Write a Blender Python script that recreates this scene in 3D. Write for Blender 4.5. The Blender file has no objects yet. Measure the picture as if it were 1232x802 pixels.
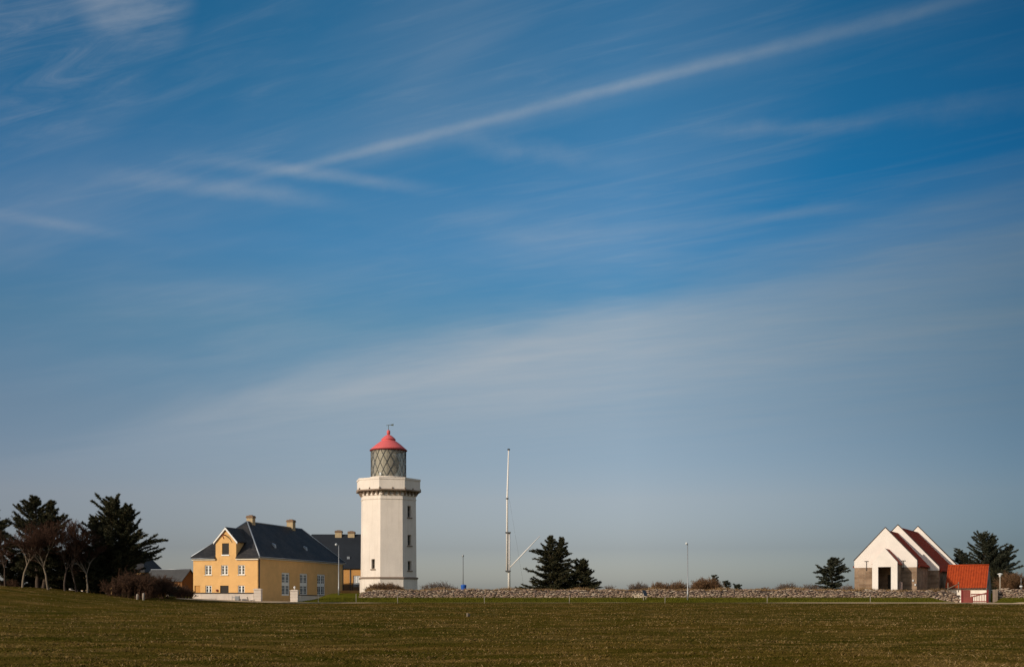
import bpy, math, random
import numpy as np
from mathutils import Vector
random.seed(7)
rng = np.random.default_rng(11)
R = math.radians
scene = bpy.context.scene
COL = scene.collection
F = 1400.0            # focal length in photo pixels (photo 1232 wide)
CX, HY, CZ = 616.0, 718.0, 1.7

def at(px, py, Y):
    """world point seen at photo pixel (px, py) at distance Y"""
    return ((px - CX) * Y / F, Y, CZ + (HY - py) * Y / F)
def X(px, Y): return (px - CX) * Y / F
def Z(py, Y): return CZ + (HY - py) * Y / F

# ------------------------------------------------------------------ materials
MATS = {}
def nd(nt, kind, **kw):
    n = nt.nodes.new(kind)
    for k, v in kw.items():
        if hasattr(n, k) and not k.startswith('_'): setattr(n, k, v)
    return n
def ramp(nt, fac, stops, interp='LINEAR'):
    r = nt.nodes.new('ShaderNodeValToRGB'); r.color_ramp.interpolation = interp
    el = r.color_ramp.elements
    while len(el) < len(stops): el.new(0.5)
    for e, (p, c) in zip(el, stops):
        e.position = p; e.color = (c[0], c[1], c[2], 1)
    nt.links.new(fac, r.inputs[0]); return r.outputs[0]
def noise(nt, vec, scale, detail=4, rough=.55):
    n = nt.nodes.new('ShaderNodeTexNoise'); n.inputs['Scale'].default_value = scale
    n.inputs['Detail'].default_value = detail; n.inputs['Roughness'].default_value = rough
    if vec is not None: nt.links.new(vec, n.inputs['Vector'])
    return n.outputs['Fac']
def mapping(nt, vec, scale=(1,1,1), rot=(0,0,0)):
    m = nt.nodes.new('ShaderNodeMapping'); m.inputs['Scale'].default_value = scale
    m.inputs['Rotation'].default_value = rot; nt.links.new(vec, m.inputs['Vector']); return m.outputs[0]
def mixc(nt, fac, a, b, mode='MIX'):
    m = nt.nodes.new('ShaderNodeMix'); m.data_type = 'RGBA'; m.blend_type = mode
    for sock, v in ((m.inputs[0], fac), (m.inputs[6], a), (m.inputs[7], b)):
        if hasattr(v, 'is_linked') or hasattr(v, 'links'): nt.links.new(v, sock)
        elif isinstance(v, (int, float)): sock.default_value = v
        else: sock.default_value = (v[0], v[1], v[2], 1)
    return m.outputs[2]
def new_mat(name, rough=.8, spec=.3):
    m = bpy.data.materials.new(name); m.use_nodes = True
    nt = m.node_tree; b = nt.nodes['Principled BSDF']
    b.inputs['Roughness'].default_value = rough
    b.inputs['Specular IOR Level'].default_value = spec
    tc = nt.nodes.new('ShaderNodeTexCoord')
    MATS[name] = m
    return m, nt, b, tc.outputs['Object']
def bump(nt, b, h, strength=.3, dist=.05):
    n = nt.nodes.new('ShaderNodeBump'); n.inputs['Strength'].default_value = strength
    n.inputs['Distance'].default_value = dist; nt.links.new(h, n.inputs['Height'])
    nt.links.new(n.outputs[0], b.inputs['Normal'])
def mottled(name, c, var=.2, scale=1.5, rough=.8, spec=.3, streak=False, metallic=0, fine=9.):
    """paint, render or metal with uneven tone; streak adds vertical rain marks"""
    m, nt, b, co = new_mat(name, rough, spec)
    lo = [x * (1 - var) for x in c]; hi = [min(1, x * (1 + var * .6)) for x in c]
    a = ramp(nt, noise(nt, co, scale, 6, .6), [(.3, lo), (.7, hi)])
    g = noise(nt, co, fine, 3)
    a = mixc(nt, .25, a, ramp(nt, g, [(.3, lo), (.7, hi)]))
    if streak:
        s = noise(nt, mapping(nt, co, (2.2, 2.2, .13)), 1.0, 5, .65)
        dirt = ramp(nt, s, [(.52, (0, 0, 0)), (.78, (1, 1, 1))])
        a = mixc(nt, dirt, a, [x * .80 for x in (c[0], c[1] * .97, c[2] * .93)])
    nt.links.new(a, b.inputs['Base Color'])
    bump(nt, b, g, .15, .03)
    b.inputs['Metallic'].default_value = metallic
    return m
def plain(name, c, rough=.6, spec=.3, metallic=0, var=.12):
    return mottled(name, c, var, 3., rough, spec, False, metallic)

M = {}
M['yellow'] = mottled('yellow_limewash', (.76, .455, .185), .13, .7, .85, .15)
M['yellow2'] = mottled('ochre_limewash', (.60, .31, .10), .12, .5, .85, .15, True)
M['white'] = mottled('white_render', (.80, .745, .67), .07, .35, .85, .2, True)
M['tower'] = mottled('tower_whitewash', (.79, .705, .625), .13, .4, .8, .2, True)
M['churchwhite'] = mottled('church_whitewash', (.77, .71, .655), .10, .6, .85, .2)
M['frame'] = plain('white_window_paint', (.8, .8, .78), .5, .4)
M['sidefr'] = plain('grey_window_paint', (.80, .80, .77), .5, .4)
M['trim'] = plain('pale_eave_paint', (.72, .66, .55), .6, .3)
M['brownstone'] = mottled('brown_stone_trim', (.26, .195, .15), .25, 2., .85, .2)
M['oldwhite'] = mottled('stained_white_render', (.74, .645, .56), .16, .8, .9, .15, True)
M['dark'] = plain('dark_timber', (.028, .022, .018), .7, .3)
M['coping'] = plain('dark_coping', (.06, .045, .04), .8, .2)
M['zinc'] = plain('zinc_flashing', (.30, .33, .37), .45, .5, .4)
M['pipe'] = plain('dark_grey_pipe', (.10, .10, .10), .5, .4)
M['hookred'] = plain('rust_red_paint', (.22, .035, .015), .6)
M['red'] = mottled('lantern_red_paint', (.66, .125, .125), .12, 1.2, .6, .25)
M['darkred'] = plain('dark_red_paint', (.22, .03, .03), .55)
M['gatered'] = mottled('gate_red_paint', (.27, .07, .055), .15, 2., .6)
M['mast'] = mottled('white_mast_paint', (.78, .74, .70), .05, .4, .5, .3)
M['steel'] = plain('galvanised_steel', (.34, .35, .36), .45, .5, .5)
M['lampwhite'] = plain('lamp_cover_plastic', (.55, .57, .58), .35, .5)
M['bluebin'] = plain('blue_plastic', (.02, .10, .42), .45, .4)
M['signdark'] = plain('dark_sign_panel', (.03, .04, .06), .5, .4)
M['post'] = mottled('weathered_post', (.36, .31, .25), .2, 3., .9, .1)
M['postdk'] = mottled('grey_weathered_wood', (.20, .16, .12), .25, 3., .9, .1)
M['greendoor'] = plain('dark_green_paint', (.015, .045, .042), .55)
M['iron'] = plain('black_iron', (.02, .02, .022), .5, .4)
M['bronze'] = plain('green_vane_metal', (.10, .12, .09), .5, .4, .3)
M['chim'] = mottled('chimney_render', (.47, .36, .22), .18, 2., .9, .1, True)
M['chimcap'] = plain('chimney_cap_brick', (.22, .14, .09), .9)
M['pinkstone'] = mottled('pink_stone', (.42, .30, .26), .15, 3., .9, .1)
M['soil'] = plain('dark_interior', (.03, .025, .02), .9, .1)

def glass_dark(name, c=(.02, .028, .035), rough=.08):
    m, nt, b, co = new_mat(name, rough, .6)
    nt.links.new(ramp(nt, noise(nt, co, .9, 2), [(.35, [x * .5 for x in c]), (.65, [x * 1.7 for x in c])]), b.inputs['Base Color'])
    return m
M['glass'] = glass_dark('window_glass')
M['glassblue'] = glass_dark('side_window_glass', (.035, .05, .065), .12)

def slate():
    m, nt, b, co = new_mat('blue_black_slate', .62, .2)
    v = nt.nodes.new('ShaderNodeTexBrick'); v.inputs['Scale'].default_value = 1.0
    v.inputs['Brick Width'].default_value = .34; v.inputs['Row Height'].default_value = .2
    v.inputs['Mortar Size'].default_value = .012; v.inputs['Color1'].default_value = (.029, .029, .031, 1)
    v.inputs['Color2'].default_value = (.046, .045, .046, 1); v.inputs['Mortar'].default_value = (.012, .014, .018, 1)
    sx = nt.nodes.new('ShaderNodeSeparateXYZ'); nt.links.new(co, sx.inputs[0])
    ad = nt.nodes.new('ShaderNodeMath'); ad.operation = 'ADD'
    nt.links.new(sx.outputs[0], ad.inputs[0]); nt.links.new(sx.outputs[1], ad.inputs[1])
    cb = nt.nodes.new('ShaderNodeCombineXYZ'); nt.links.new(ad.outputs[0], cb.inputs[0]); nt.links.new(sx.outputs[2], cb.inputs[1])
    nt.links.new(cb.outputs[0], v.inputs['Vector'])
    big = ramp(nt, noise(nt, co, .35, 5, .6), [(.35, (.6, .62, .66)), (.68, (1.35, 1.25, 1.15))])
    nt.links.new(mixc(nt, 1.0, v.outputs['Color'], big, 'MULTIPLY'), b.inputs['Base Color'])
    bump(nt, b, v.outputs['Fac'], .25, -.02)
    return m
M['slate'] = slate()
def tiles(name, c, dark):
    m, nt, b, co = new_mat(name, .75, .2)
    a = ramp(nt, noise(nt, co, 2.2, 5, .7), [(.3, dark), (.7, c)])
    sx = nt.nodes.new('ShaderNodeSeparateXYZ'); nt.links.new(co, sx.inputs[0])
    w = nt.nodes.new('ShaderNodeMath'); w.operation = 'MULTIPLY'; w.inputs[1].default_value = 1 / .26
    nt.links.new(sx.outputs[2], w.inputs[0])
    fr = nt.nodes.new('ShaderNodeMath'); fr.operation = 'FRACT'; nt.links.new(w.outputs[0], fr.inputs[0])
    line = ramp(nt, fr.outputs[0], [(0, (.55, .55, .55)), (.14, (1, 1, 1))])
    nt.links.new(mixc(nt, .8, a, mixc(nt, 1., a, line, 'MULTIPLY')), b.inputs['Base Color'])
    bump(nt, b, fr.outputs[0], .4, .04)
    return m
M['orangetile'] = tiles('orange_pantiles', (.42, .064, .013), (.25, .032, .008))
M['redtile'] = tiles('dark_red_tiles', (.37, .058, .028), (.24, .036, .018))
def ashlar():
    m, nt, b, co = new_mat('grey_brown_ashlar', .9, .1)
    v = nt.nodes.new('ShaderNodeTexBrick'); v.inputs['Scale'].default_value = 1.0
    v.inputs['Brick Width'].default_value = .75; v.inputs['Row Height'].default_value = .36
    v.inputs['Mortar Size'].default_value = .02; v.inputs['Color1'].default_value = (.23, .155, .105, 1)
    v.inputs['Color2'].default_value = (.33, .235, .165, 1); v.inputs['Mortar'].default_value = (.27, .21, .16, 1)
    sx = nt.nodes.new('ShaderNodeSeparateXYZ'); nt.links.new(co, sx.inputs[0])
    ad = nt.nodes.new('ShaderNodeMath'); ad.operation = 'ADD'
    nt.links.new(sx.outputs[0], ad.inputs[0]); nt.links.new(sx.outputs[1], ad.inputs[1])
    cb = nt.nodes.new('ShaderNodeCombineXYZ'); nt.links.new(ad.outputs[0], cb.inputs[0]); nt.links.new(sx.outputs[2], cb.inputs[1])
    nt.links.new(cb.outputs[0], v.inputs['Vector'])
    nz = ramp(nt, noise(nt, co, .8, 6, .65), [(.32, (.62, .6, .58)), (.7, (1.2, 1.18, 1.15))])
    nt.links.new(mixc(nt, 1., v.outputs['Color'], nz, 'MULTIPLY'), b.inputs['Base Color'])
    bump(nt, b, noise(nt, co, 6., 4), .4, .05)
    return m
M['ashlar'] = ashlar()
def per_island(name, stops, rough=.9, spec=.15, nscale=3., bmp=True):
    m, nt, b, co = new_mat(name, rough, spec)
    g = nt.nodes.new('ShaderNodeNewGeometry')
    c = ramp(nt, g.outputs['Random Per Island'], stops)
    n = noise(nt, co, nscale, 4, .6)
    nt.links.new(mixc(nt, 1., c, ramp(nt, n, [(.3, (.72, .72, .72)), (.7, (1.2, 1.2, 1.2))]), 'MULTIPLY'), b.inputs['Base Color'])
    if bmp: bump(nt, b, n, .35, .04)
    return m
M['fieldstone'] = per_island('fieldstone', [(0, (.12, .082, .06)), (.25, (.33, .24, .165)), (.45, (.20, .145, .115)), (.62, (.44, .34, .245)), (.8, (.26, .165, .125)), (1, (.52, .43, .33))])
M['palestone'] = per_island('pale_fieldstone', [(0, (.55, .44, .33)), (1, (.74, .63, .49))])
M['needles'] = per_island('conifer_needles', [(0, (.022, .026, .013)), (.45, (.044, .047, .022)), (.8, (.070, .062, .028)), (1, (.105, .074, .034))], .7, .2, .6, False)
M['needles2'] = per_island('blue_green_needles', [(0, (.020, .026, .019)), (.5, (.036, .044, .029)), (.85, (.064, .064, .038)), (1, (.095, .08, .044))], .7, .2, .6, False)
M['barkc'] = mottled('conifer_bark', (.075, .055, .042), .3, 4., .95, .05)
M['bark'] = mottled('pale_grey_bark', (.21, .165, .12), .3, 3., .95, .05)
M['barkdk'] = mottled('dark_brown_bark', (.085, .062, .05), .3, 3., .95, .05)
M['twigred'] = per_island('reddish_twigs', [(0, (.055, .031, .021)), (1, (.125, .07, .044))], .9, .05, 1., False)
M['twigdark'] = per_island('dark_reddish_twigs', [(0, (.040, .022, .016)), (1, (.085, .045, .030))], .9, .05, 1., False)
M['twigbrown'] = per_island('brown_twigs', [(0, (.10, .055, .03)), (1, (.24, .14, .075))], .9, .05, 1., False)
M['twiggrey'] = per_island('grey_brown_twigs', [(0, (.10, .075, .062)), (1, (.20, .15, .12))], .9, .05, 1., False)
M['fieldstraw'] = per_island('field_straw', [(0, (.14, .088, .034)), (.6, (.23, .145, .062)), (1, (.37, .26, .13))], 1.0, .0, 1., False)
M['straw'] = per_island('dry_straw', [(0, (.17, .095, .042)), (.6, (.28, .175, .085)), (1, (.40, .28, .15))], .9, .05, 1., False)

def meadow():
    m, nt, b, co = new_mat('rough_pasture', 1.0, .0)
    big = noise(nt, mapping(nt, co, (.06, .17, 0)), 1.0, 6, .6)
    mid = noise(nt, mapping(nt, co, (.22, .5, 0)), 1.0, 7, .7)
    fine = noise(nt, mapping(nt, co, (5., 5., 5.)), 1.0, 4, .7)
    c1 = ramp(nt, big, [(.36, (.044, .045, .005)), (.5, (.082, .059, .010)), (.63, (.145, .090, .023))])
    c2 = ramp(nt, mid, [(.34, (.036, .038, .004)), (.5, (.078, .057, .010)), (.64, (.185, .118, .040))])
    huge = noise(nt, mapping(nt, co, (.022, .05, 0)), 1.0, 5, .6)
    c = mixc(nt, .62, c1, c2)
    c = mixc(nt, 1., c, ramp(nt, huge, [(.34, (.74, .84, .78)), (.5, (1, 1, 1)), (.64, (1.25, 1.10, 1.02))]), 'MULTIPLY')
    c = mixc(nt, 1., c, ramp(nt, fine, [(.3, (.72, .72, .68)), (.55, (1, 1, 1)), (.75, (1.4, 1.33, 1.22))]), 'MULTIPLY')
    # fresher strip of grass along the stone wall and beyond the road
    sx = nt.nodes.new('ShaderNodeSeparateXYZ'); nt.links.new(co, sx.inputs[0])
    mr = nt.nodes.new('ShaderNodeMapRange'); mr.inputs[1].default_value = 155.3; mr.inputs[2].default_value = 156.2
    nt.links.new(sx.outputs[1], mr.inputs[0])
    green = ramp(nt, mid, [(.3, (.050, .056, .006)), (.7, (.115, .098, .013))])
    c = mixc(nt, mr.outputs[0], c, green)
    nt.links.new(c, b.inputs['Base Color'])
    bump(nt, b, fine, .6, .08)
    return m
M['meadow'] = meadow()
def blades(name, stops):
    m, nt, b, co = new_mat(name, 1.0, .0)
    g = nt.nodes.new('ShaderNodeNewGeometry')
    n = noise(nt, mapping(nt, co, (.22, .5, 0)), 1.0, 7, .7)
    ma = nt.nodes.new('ShaderNodeMath'); ma.operation = 'MULTIPLY_ADD'
    nt.links.new(g.outputs['Random Per Island'], ma.inputs[0]); ma.inputs[1].default_value = .26
    sb = nt.nodes.new('ShaderNodeMath'); sb.operation = 'MULTIPLY_ADD'; nt.links.new(n, sb.inputs[0]); sb.inputs[1].default_value = 1.5; sb.inputs[2].default_value = -.33
    nt.links.new(sb.outputs[0], ma.inputs[2])
    nt.links.new(ramp(nt, ma.outputs[0], stops), b.inputs['Base Color'])
    return m
M['grass'] = blades('pasture_blades', [(.25, (.038, .041, .005)), (.45, (.074, .057, .010)), (.60, (.125, .080, .022)), (.85, (.24, .155, .06))])
M['verge'] = blades('verge_blades', [(.2, (.045, .056, .006)), (.7, (.110, .100, .013))])
M['gravel'] = mottled('pale_gravel', (.56, .41, .265), .25, 1.2, 1.0, .0, fine=12)

# ------------------------------------------------------------------ mesh builder
BASE = {}
class MB:
    def __init__(s): s.v = []; s.f = []; s.smooth = set()
    def quad(s, *p):
        n = len(s.v); s.v += [tuple(q) for q in p]; s.f.append(tuple(range(n, n + len(p))))
    def raw(s, V, Fs):
        n = len(s.v); s.v += [tuple(map(float, q)) for q in V]; s.f += [tuple(int(i) + n for i in q) for q in Fs]
    def box8(s, b, t):
        """b, t: four bottom / top corners, counter-clockwise from above"""
        n = len(s.v); s.v += [tuple(q) for q in b] + [tuple(q) for q in t]
        s.f += [(n+3,n+2,n+1,n), (n+4,n+5,n+6,n+7)] + [(n+i, n+(i+1)%4, n+4+(i+1)%4, n+4+i) for i in range(4)]
    def box(s, fr, a0, a1, b0, b1, z0, z1):
        c = [(a0,b0),(a1,b0),(a1,b1),(a0,b1)]
        s.box8([fr(a,b,z0) for a,b in c], [fr(a,b,z1) for a,b in c])
    def prism(s, bottom, top):
        n = len(s.v); k = len(bottom); s.v += [tuple(q) for q in bottom] + [tuple(q) for q in top]
        s.f.append(tuple(n + k - 1 - i for i in range(k))); s.f.append(tuple(n + k + i for i in range(k)))
        for i in range(k): s.f.append((n+i, n+(i+1)%k, n+k+(i+1)%k, n+k+i))
    def tube(s, pts, rad, sides=8, caps=True):
        pts = [Vector(p) for p in pts]; n = len(s.v)
        if not hasattr(rad, '__len__'): rad = [rad] * len(pts)
        for i, p in enumerate(pts):
            d = (pts[min(i+1, len(pts)-1)] - pts[max(i-1, 0)]).normalized()
            u = d.cross(Vector((0,0,1)) if abs(d.z) < .9 else Vector((1,0,0))).normalized(); w = d.cross(u)
            for k in range(sides):
                a = 2*math.pi*k/sides; s.v.append(tuple(p + (u*math.cos(a) + w*math.sin(a)) * rad[i]))
        for i in range(len(pts)-1):
            for k in range(sides):
                a = n+i*sides+k; b = n+i*sides+(k+1)%sides; s.smooth.add(len(s.f)); s.f.append((a, b, b+sides, a+sides))
        if caps:
            s.f.append(tuple(n+sides-1-k for k in range(sides))); m = n+(len(pts)-1)*sides
            s.f.append(tuple(m+k for k in range(sides)))
    def lathe(s, c, prof, sides=32, phase=0, smooth=True, caps=True):
        n = len(s.v)
        for r, z in prof:
            for k in range(sides):
                a = phase + 2*math.pi*k/sides; s.v.append((c[0]+r*math.cos(a), c[1]+r*math.sin(a), z))
        for i in range(len(prof)-1):
            for k in range(sides):
                a = n+i*sides+k; b = n+i*sides+(k+1)%sides
                if smooth: s.smooth.add(len(s.f))
                s.f.append((a, b, b+sides, a+sides))
        if caps:
            s.f.append(tuple(n+sides-1-k for k in range(sides))); m = n+(len(prof)-1)*sides
            s.f.append(tuple(m+k for k in range(sides)))
    def panel(s, fr, p0, p1, z0, z1, holes=(), depth=.15):
        """vertical wall face from p0 to p1 (outward side on the right), with recessed openings"""
        p0 = Vector(p0); p1 = Vector(p1); L = (p1-p0).length; d = (p1-p0)/L; inn = Vector((-d.y, d.x))
        def P(u, z, k=0):
            q = p0 + d*u + inn*k; return fr(q.x, q.y, z)
        us = sorted({0, L, *[h[0] for h in holes], *[h[1] for h in holes]}); zs = sorted({z0, z1, *[h[2] for h in holes], *[h[3] for h in holes]})
        for i in range(len(us)-1):
            for j in range(len(zs)-1):
                um, zm = (us[i]+us[i+1])/2, (zs[j]+zs[j+1])/2
                if any(h[0]<um<h[1] and h[2]<zm<h[3] for h in holes): continue
                s.quad(P(us[i],zs[j]), P(us[i+1],zs[j]), P(us[i+1],zs[j+1]), P(us[i],zs[j+1]))
        for a, b, c, e in holes:
            s.quad(P(a,c), P(a,c,depth), P(a,e,depth), P(a,e)); s.quad(P(b,c,depth), P(b,c), P(b,e), P(b,e,depth))
            s.quad(P(a,c), P(b,c), P(b,c,depth), P(a,c,depth)); s.quad(P(a,e,depth), P(b,e,depth), P(b,e), P(a,e))
            s.quad(P(a,c,depth), P(b,c,depth), P(b,e,depth), P(a,e,depth))
    def build(s, name, mat, parent=None, origin=None):
        if parent is not None: o3 = BASE[parent.name]
        elif origin is not None: o3 = Vector(origin)
        else: o3 = Vector((0,0,0))
        me = bpy.data.meshes.new(name)
        me.from_pydata([(v[0]-o3.x, v[1]-o3.y, v[2]-o3.z) for v in s.v], [], s.f)
        if s.smooth:
            fl = [i in s.smooth for i in range(len(s.f))]; me.polygons.foreach_set('use_smooth', fl)
        me.materials.append(mat); me.update()
        return link(name, me, parent, o3)
def link(name, me, parent, o3):
    o = bpy.data.objects.new(name, me); COL.objects.link(o)
    if parent is not None: o.parent = parent
    else: o.location = o3
    BASE[o.name] = Vector(o3)
    return o
def np_mesh(name, V, Fc, mat, parent=None, origin=(0,0,0)):
    """V (n,3) world coordinates, Fc (m,k) faces"""
    o3 = BASE[parent.name] if parent is not None else Vector(origin)
    V = np.asarray(V, dtype=np.float32) - np.array(o3, dtype=np.float32); Fc = np.asarray(Fc, dtype=np.int32)
    me = bpy.data.meshes.new(name); k = Fc.shape[1]
    me.vertices.add(len(V)); me.vertices.foreach_set('co', V.ravel())
    me.loops.add(Fc.size); me.loops.foreach_set('vertex_index', Fc.ravel())
    me.polygons.add(len(Fc)); me.polygons.foreach_set('loop_start', np.arange(0, Fc.size, k, dtype=np.int32))
    me.polygons.foreach_set('loop_total', np.full(len(Fc), k, dtype=np.int32))
    me.materials.append(mat); me.update(calc_edges=True); me.validate()
    return link(name, me, parent, o3)
def thing(name, label, cat, loc, group=None):
    o = bpy.data.objects.new(name, None); COL.objects.link(o); o.location = loc; o.empty_display_size = .3
    BASE[o.name] = Vector(loc); return tag(o, label, cat, group)
def tag(o, label, cat, group=None, kind=None):
    if label: o['label'] = label
    if cat: o['category'] = cat
    if group: o['group'] = group
    if kind: o['kind'] = kind
    return o
class Fr:
    def __init__(s, x, y, ang=0): s.x, s.y, s.c, s.s = x, y, math.cos(R(ang)), math.sin(R(ang))
    def __call__(s, a, b, z): return (s.x + a*s.c - b*s.s, s.y + a*s.s + b*s.c, z)
WORLD = Fr(0, 0, 0)

# ------------------------------------------------------------------ terrain
def sstep(a, b, x):
    t = np.clip((x - a) / (b - a), 0, 1); return t*t*(3-2*t)
HX = [-300, -120, -75, -53, -44, -40, -35, -30, -26]; HV = [5, 4.2, 3.2, 2.12, 1.02, .62, .26, .06, 0]
def ground(x, y):
    x = np.asarray(x, float); y = np.asarray(y, float)
    z = .9 * np.clip((y - 28) / 122, 0, 1) + .1 * sstep(150, 157, y)
    # bank up to the stone wall, and the higher land behind it
    m = sstep(-30.5, -25.5, x - .02*(y-160))
    xo = x - .46*np.clip(y - 161.5, 0, 30)
    gap = 1 - sstep(58.8, 60.6, x) * (1 - sstep(66.9, 68.0, xo)) * (1 - sstep(177, 180, y))
    rise = .62 * sstep(156, 165.2, y) + .68 * sstep(166, 168.5, y)
    z = z + m * rise * gap - .1 * (1-gap) * m
    h = np.interp(x, HX, HV)
    g = np.where(y < 122, np.exp(-((y-122)/34.)**2), .42 + .58*np.exp(-((y-122)/26.)**2))
    z = z + h * g
    z = z + (.035*np.sin(x*.31+y*.17) + .03*np.sin(x*.73-y*.41+1) + .02*np.sin(x*1.7+y*1.3)) * sstep(8, 25, y) * (1-sstep(140, 150, y))
    return z - sstep(260, 900, y) * 6
def gz(x, y): return float(ground(x, y))
xs = np.concatenate([[-3000,-1500,-800,-500,-300,-200], np.arange(-150,-90,5), np.arange(-90,90.1,.9), np.arange(95,150,5), [200,300,500,800,1500,3000]])
ys = np.concatenate([[-600,-200,-60,-20], np.arange(0,140,1.2), np.arange(140,176,.5), np.arange(176,230,2), [240,260,300,400,600,1000,2000,4000]])
gx, gy = np.meshgrid(xs, ys); gzz = ground(gx, gy)
nx, ny = len(xs), len(ys)
idx = np.arange(nx*ny).reshape(ny, nx)
quads = np.stack([idx[:-1,:-1].ravel(), idx[:-1,1:].ravel(), idx[1:,1:].ravel(), idx[1:,:-1].ravel()], 1)
o = np_mesh('field', np.stack([gx.ravel(), gy.ravel(), gzz.ravel()], 1), quads, M['meadow'])
o.data.polygons.foreach_set('use_smooth', [True]*len(quads)); tag(o, None, None, None, 'structure')

# gravel road as a ribbon lying just above the field
def ribbon(name, mat, cx, half, xr, lift):
    V = []; Q = []
    xx = np.arange(xr[0], xr[1]+.1, 1.0)
    for i, x in enumerate(xx):
        c, h = cx(x), half(x)
        for j in range(7):
            y = c - h + 2*h*j/6; V.append((x, y, gz(x, y) + lift))
        if i:
            for j in range(6):
                a = (i-1)*7+j; Q.append((a, a+7, a+8, a+1))
    Q = [tuple(reversed(q)) for q in Q]
    o = np_mesh(name, V, Q, mat); o.data.flip_normals(); tag(o, None, None, None, 'structure'); return o
def road_c(x): return 153.2 + .15*math.sin(x*.09) + (.9 if x < -30 else 0) * min(1, (-30-x)/8 if x < -30 else 0)
def road_h(x): return 1.05 + .3*math.sin(x*.21) + .2*math.sin(x*.57) + 1.2*float(sstep(30, 48, x)) + 1.3*float(sstep(22, 36, -x))
def track():
    m, nt, b, co = new_mat('grassy_gravel_track', 1.0, .0)
    n = noise(nt, mapping(nt, co, (.11, .9, 0)), 1.0, 5, .6); g = noise(nt, co, 6., 3)
    sx = nt.nodes.new('ShaderNodeSeparateXYZ'); nt.links.new(co, sx.inputs[0])
    mr = nt.nodes.new('ShaderNodeMapRange'); mr.interpolation_type = 'SMOOTHSTEP'; mr.inputs[1].default_value = -26; mr.inputs[2].default_value = -14; nt.links.new(sx.outputs[0], mr.inputs[0])
    mr2 = nt.nodes.new('ShaderNodeMapRange'); mr2.interpolation_type = 'SMOOTHSTEP'; mr2.inputs[1].default_value = 46; mr2.inputs[2].default_value = 28; nt.links.new(sx.outputs[0], mr2.inputs[0])
    mu = nt.nodes.new('ShaderNodeMath'); mu.operation = 'MULTIPLY'; nt.links.new(mr.outputs[0], mu.inputs[0]); nt.links.new(mr2.outputs[0], mu.inputs[1])
    ad = nt.nodes.new('ShaderNodeMath'); ad.operation = 'MULTIPLY_ADD'; ad.inputs[1].default_value = .20; nt.links.new(mu.outputs[0], ad.inputs[0]); nt.links.new(n, ad.inputs[2])
    f = ramp(nt, ad.outputs[0], [(.56, (0,0,0)), (.72, (1,1,1))])
    c = mixc(nt, f, ramp(nt, g, [(.3, (.50,.36,.22)), (.7, (.66,.49,.32))]), ramp(nt, g, [(.3, (.07,.052,.010)), (.7, (.15,.105,.035))]))
    nt.links.new(c, b.inputs['Base Color']); bump(nt, b, g, .3, .03); return m
ribbon('road', track(), road_c, road_h, (-44, 85), .03)
# gravel apron at the gate and yard in front of the yellow house
def patch(name, mat, x0, x1, y0, y1, lift):
    xx = np.linspace(x0, x1, 14); yy = np.linspace(y0, y1, 26); A, B = np.meshgrid(xx, yy); C = ground(A, B) + lift
    i = np.arange(A.size).reshape(A.shape)
    q = np.stack([i[:-1,:-1].ravel(), i[:-1,1:].ravel(), i[1:,1:].ravel(), i[1:,:-1].ravel()], 1)
    o = np_mesh(name, np.stack([A.ravel(), B.ravel(), C.ravel()], 1), q, mat); return tag(o, None, None, None, 'structure')
patch('gravel_apron', M['gravel'], 60.4, 67.0, 156.3, 164.6, .045)
patch('gravel_court', M['gravel'], 61.0, 73.0, 164.7, 176.5, .045)
patch('gravel_yard', M['gravel'], -45.5, -29.6, 156.9, 168.3, .045)

# ------------------------------------------------------------------ grass (stuff)
def blade_mesh(name, mat, px_, py_, h, w, spread=.5):
    n = len(px_); pz = ground(px_, py_)
    a = rng.uniform(0, 2*np.pi, n); sx_, sy_ = np.cos(a)*w/2, np.sin(a)*w/2
    lx, ly = rng.normal(0, spread, n)*h, rng.normal(0, spread, n)*h
    V = np.empty((n, 3, 3))
    V[:,0] = np.stack([px_-sx_, py_-sy_, pz-.01], 1); V[:,1] = np.stack([px_+sx_, py_+sy_, pz-.01], 1)
    V[:,2] = np.stack([px_+lx, py_+ly, pz+h], 1)
    return np_mesh(name, V.reshape(-1,3), np.arange(3*n).reshape(n,3), mat)
N = 150000
u = rng.random(N); y0, y1 = 22., 150.
yy = 1/(1/y0 + u*(1/y1-1/y0)); xx = rng.uniform(-1, 1, N) * (.50*yy + 6)
hh = rng.uniform(.018, .055, N) * (.7 + yy/110.); ww = rng.uniform(.015, .04, N) * (.6 + yy/45.)
o = blade_mesh('grass', M['grass'], xx, yy, hh, ww, 1.3); tag(o, 'short brown green pasture grass covering the field', None, None, 'stuff')
n2 = 1500; cyv = rng.uniform(55, 149, n2); cxv = rng.uniform(-1, 1, n2)*(.5*cyv+5); rep = rng.integers(8, 22, n2)
tx = np.repeat(cxv, rep) + rng.normal(0, 1.0, rep.sum()); ty = np.repeat(cyv, rep) + rng.normal(0, .22, rep.sum())
o = blade_mesh('withered_grass', M['fieldstraw'], tx, ty, rng.uniform(.025, .06, len(tx)), rng.uniform(.03,.09,len(tx)), .9); tag(o, 'withered tan grass in flat patches over the far field', None, None, 'stuff')
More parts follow.
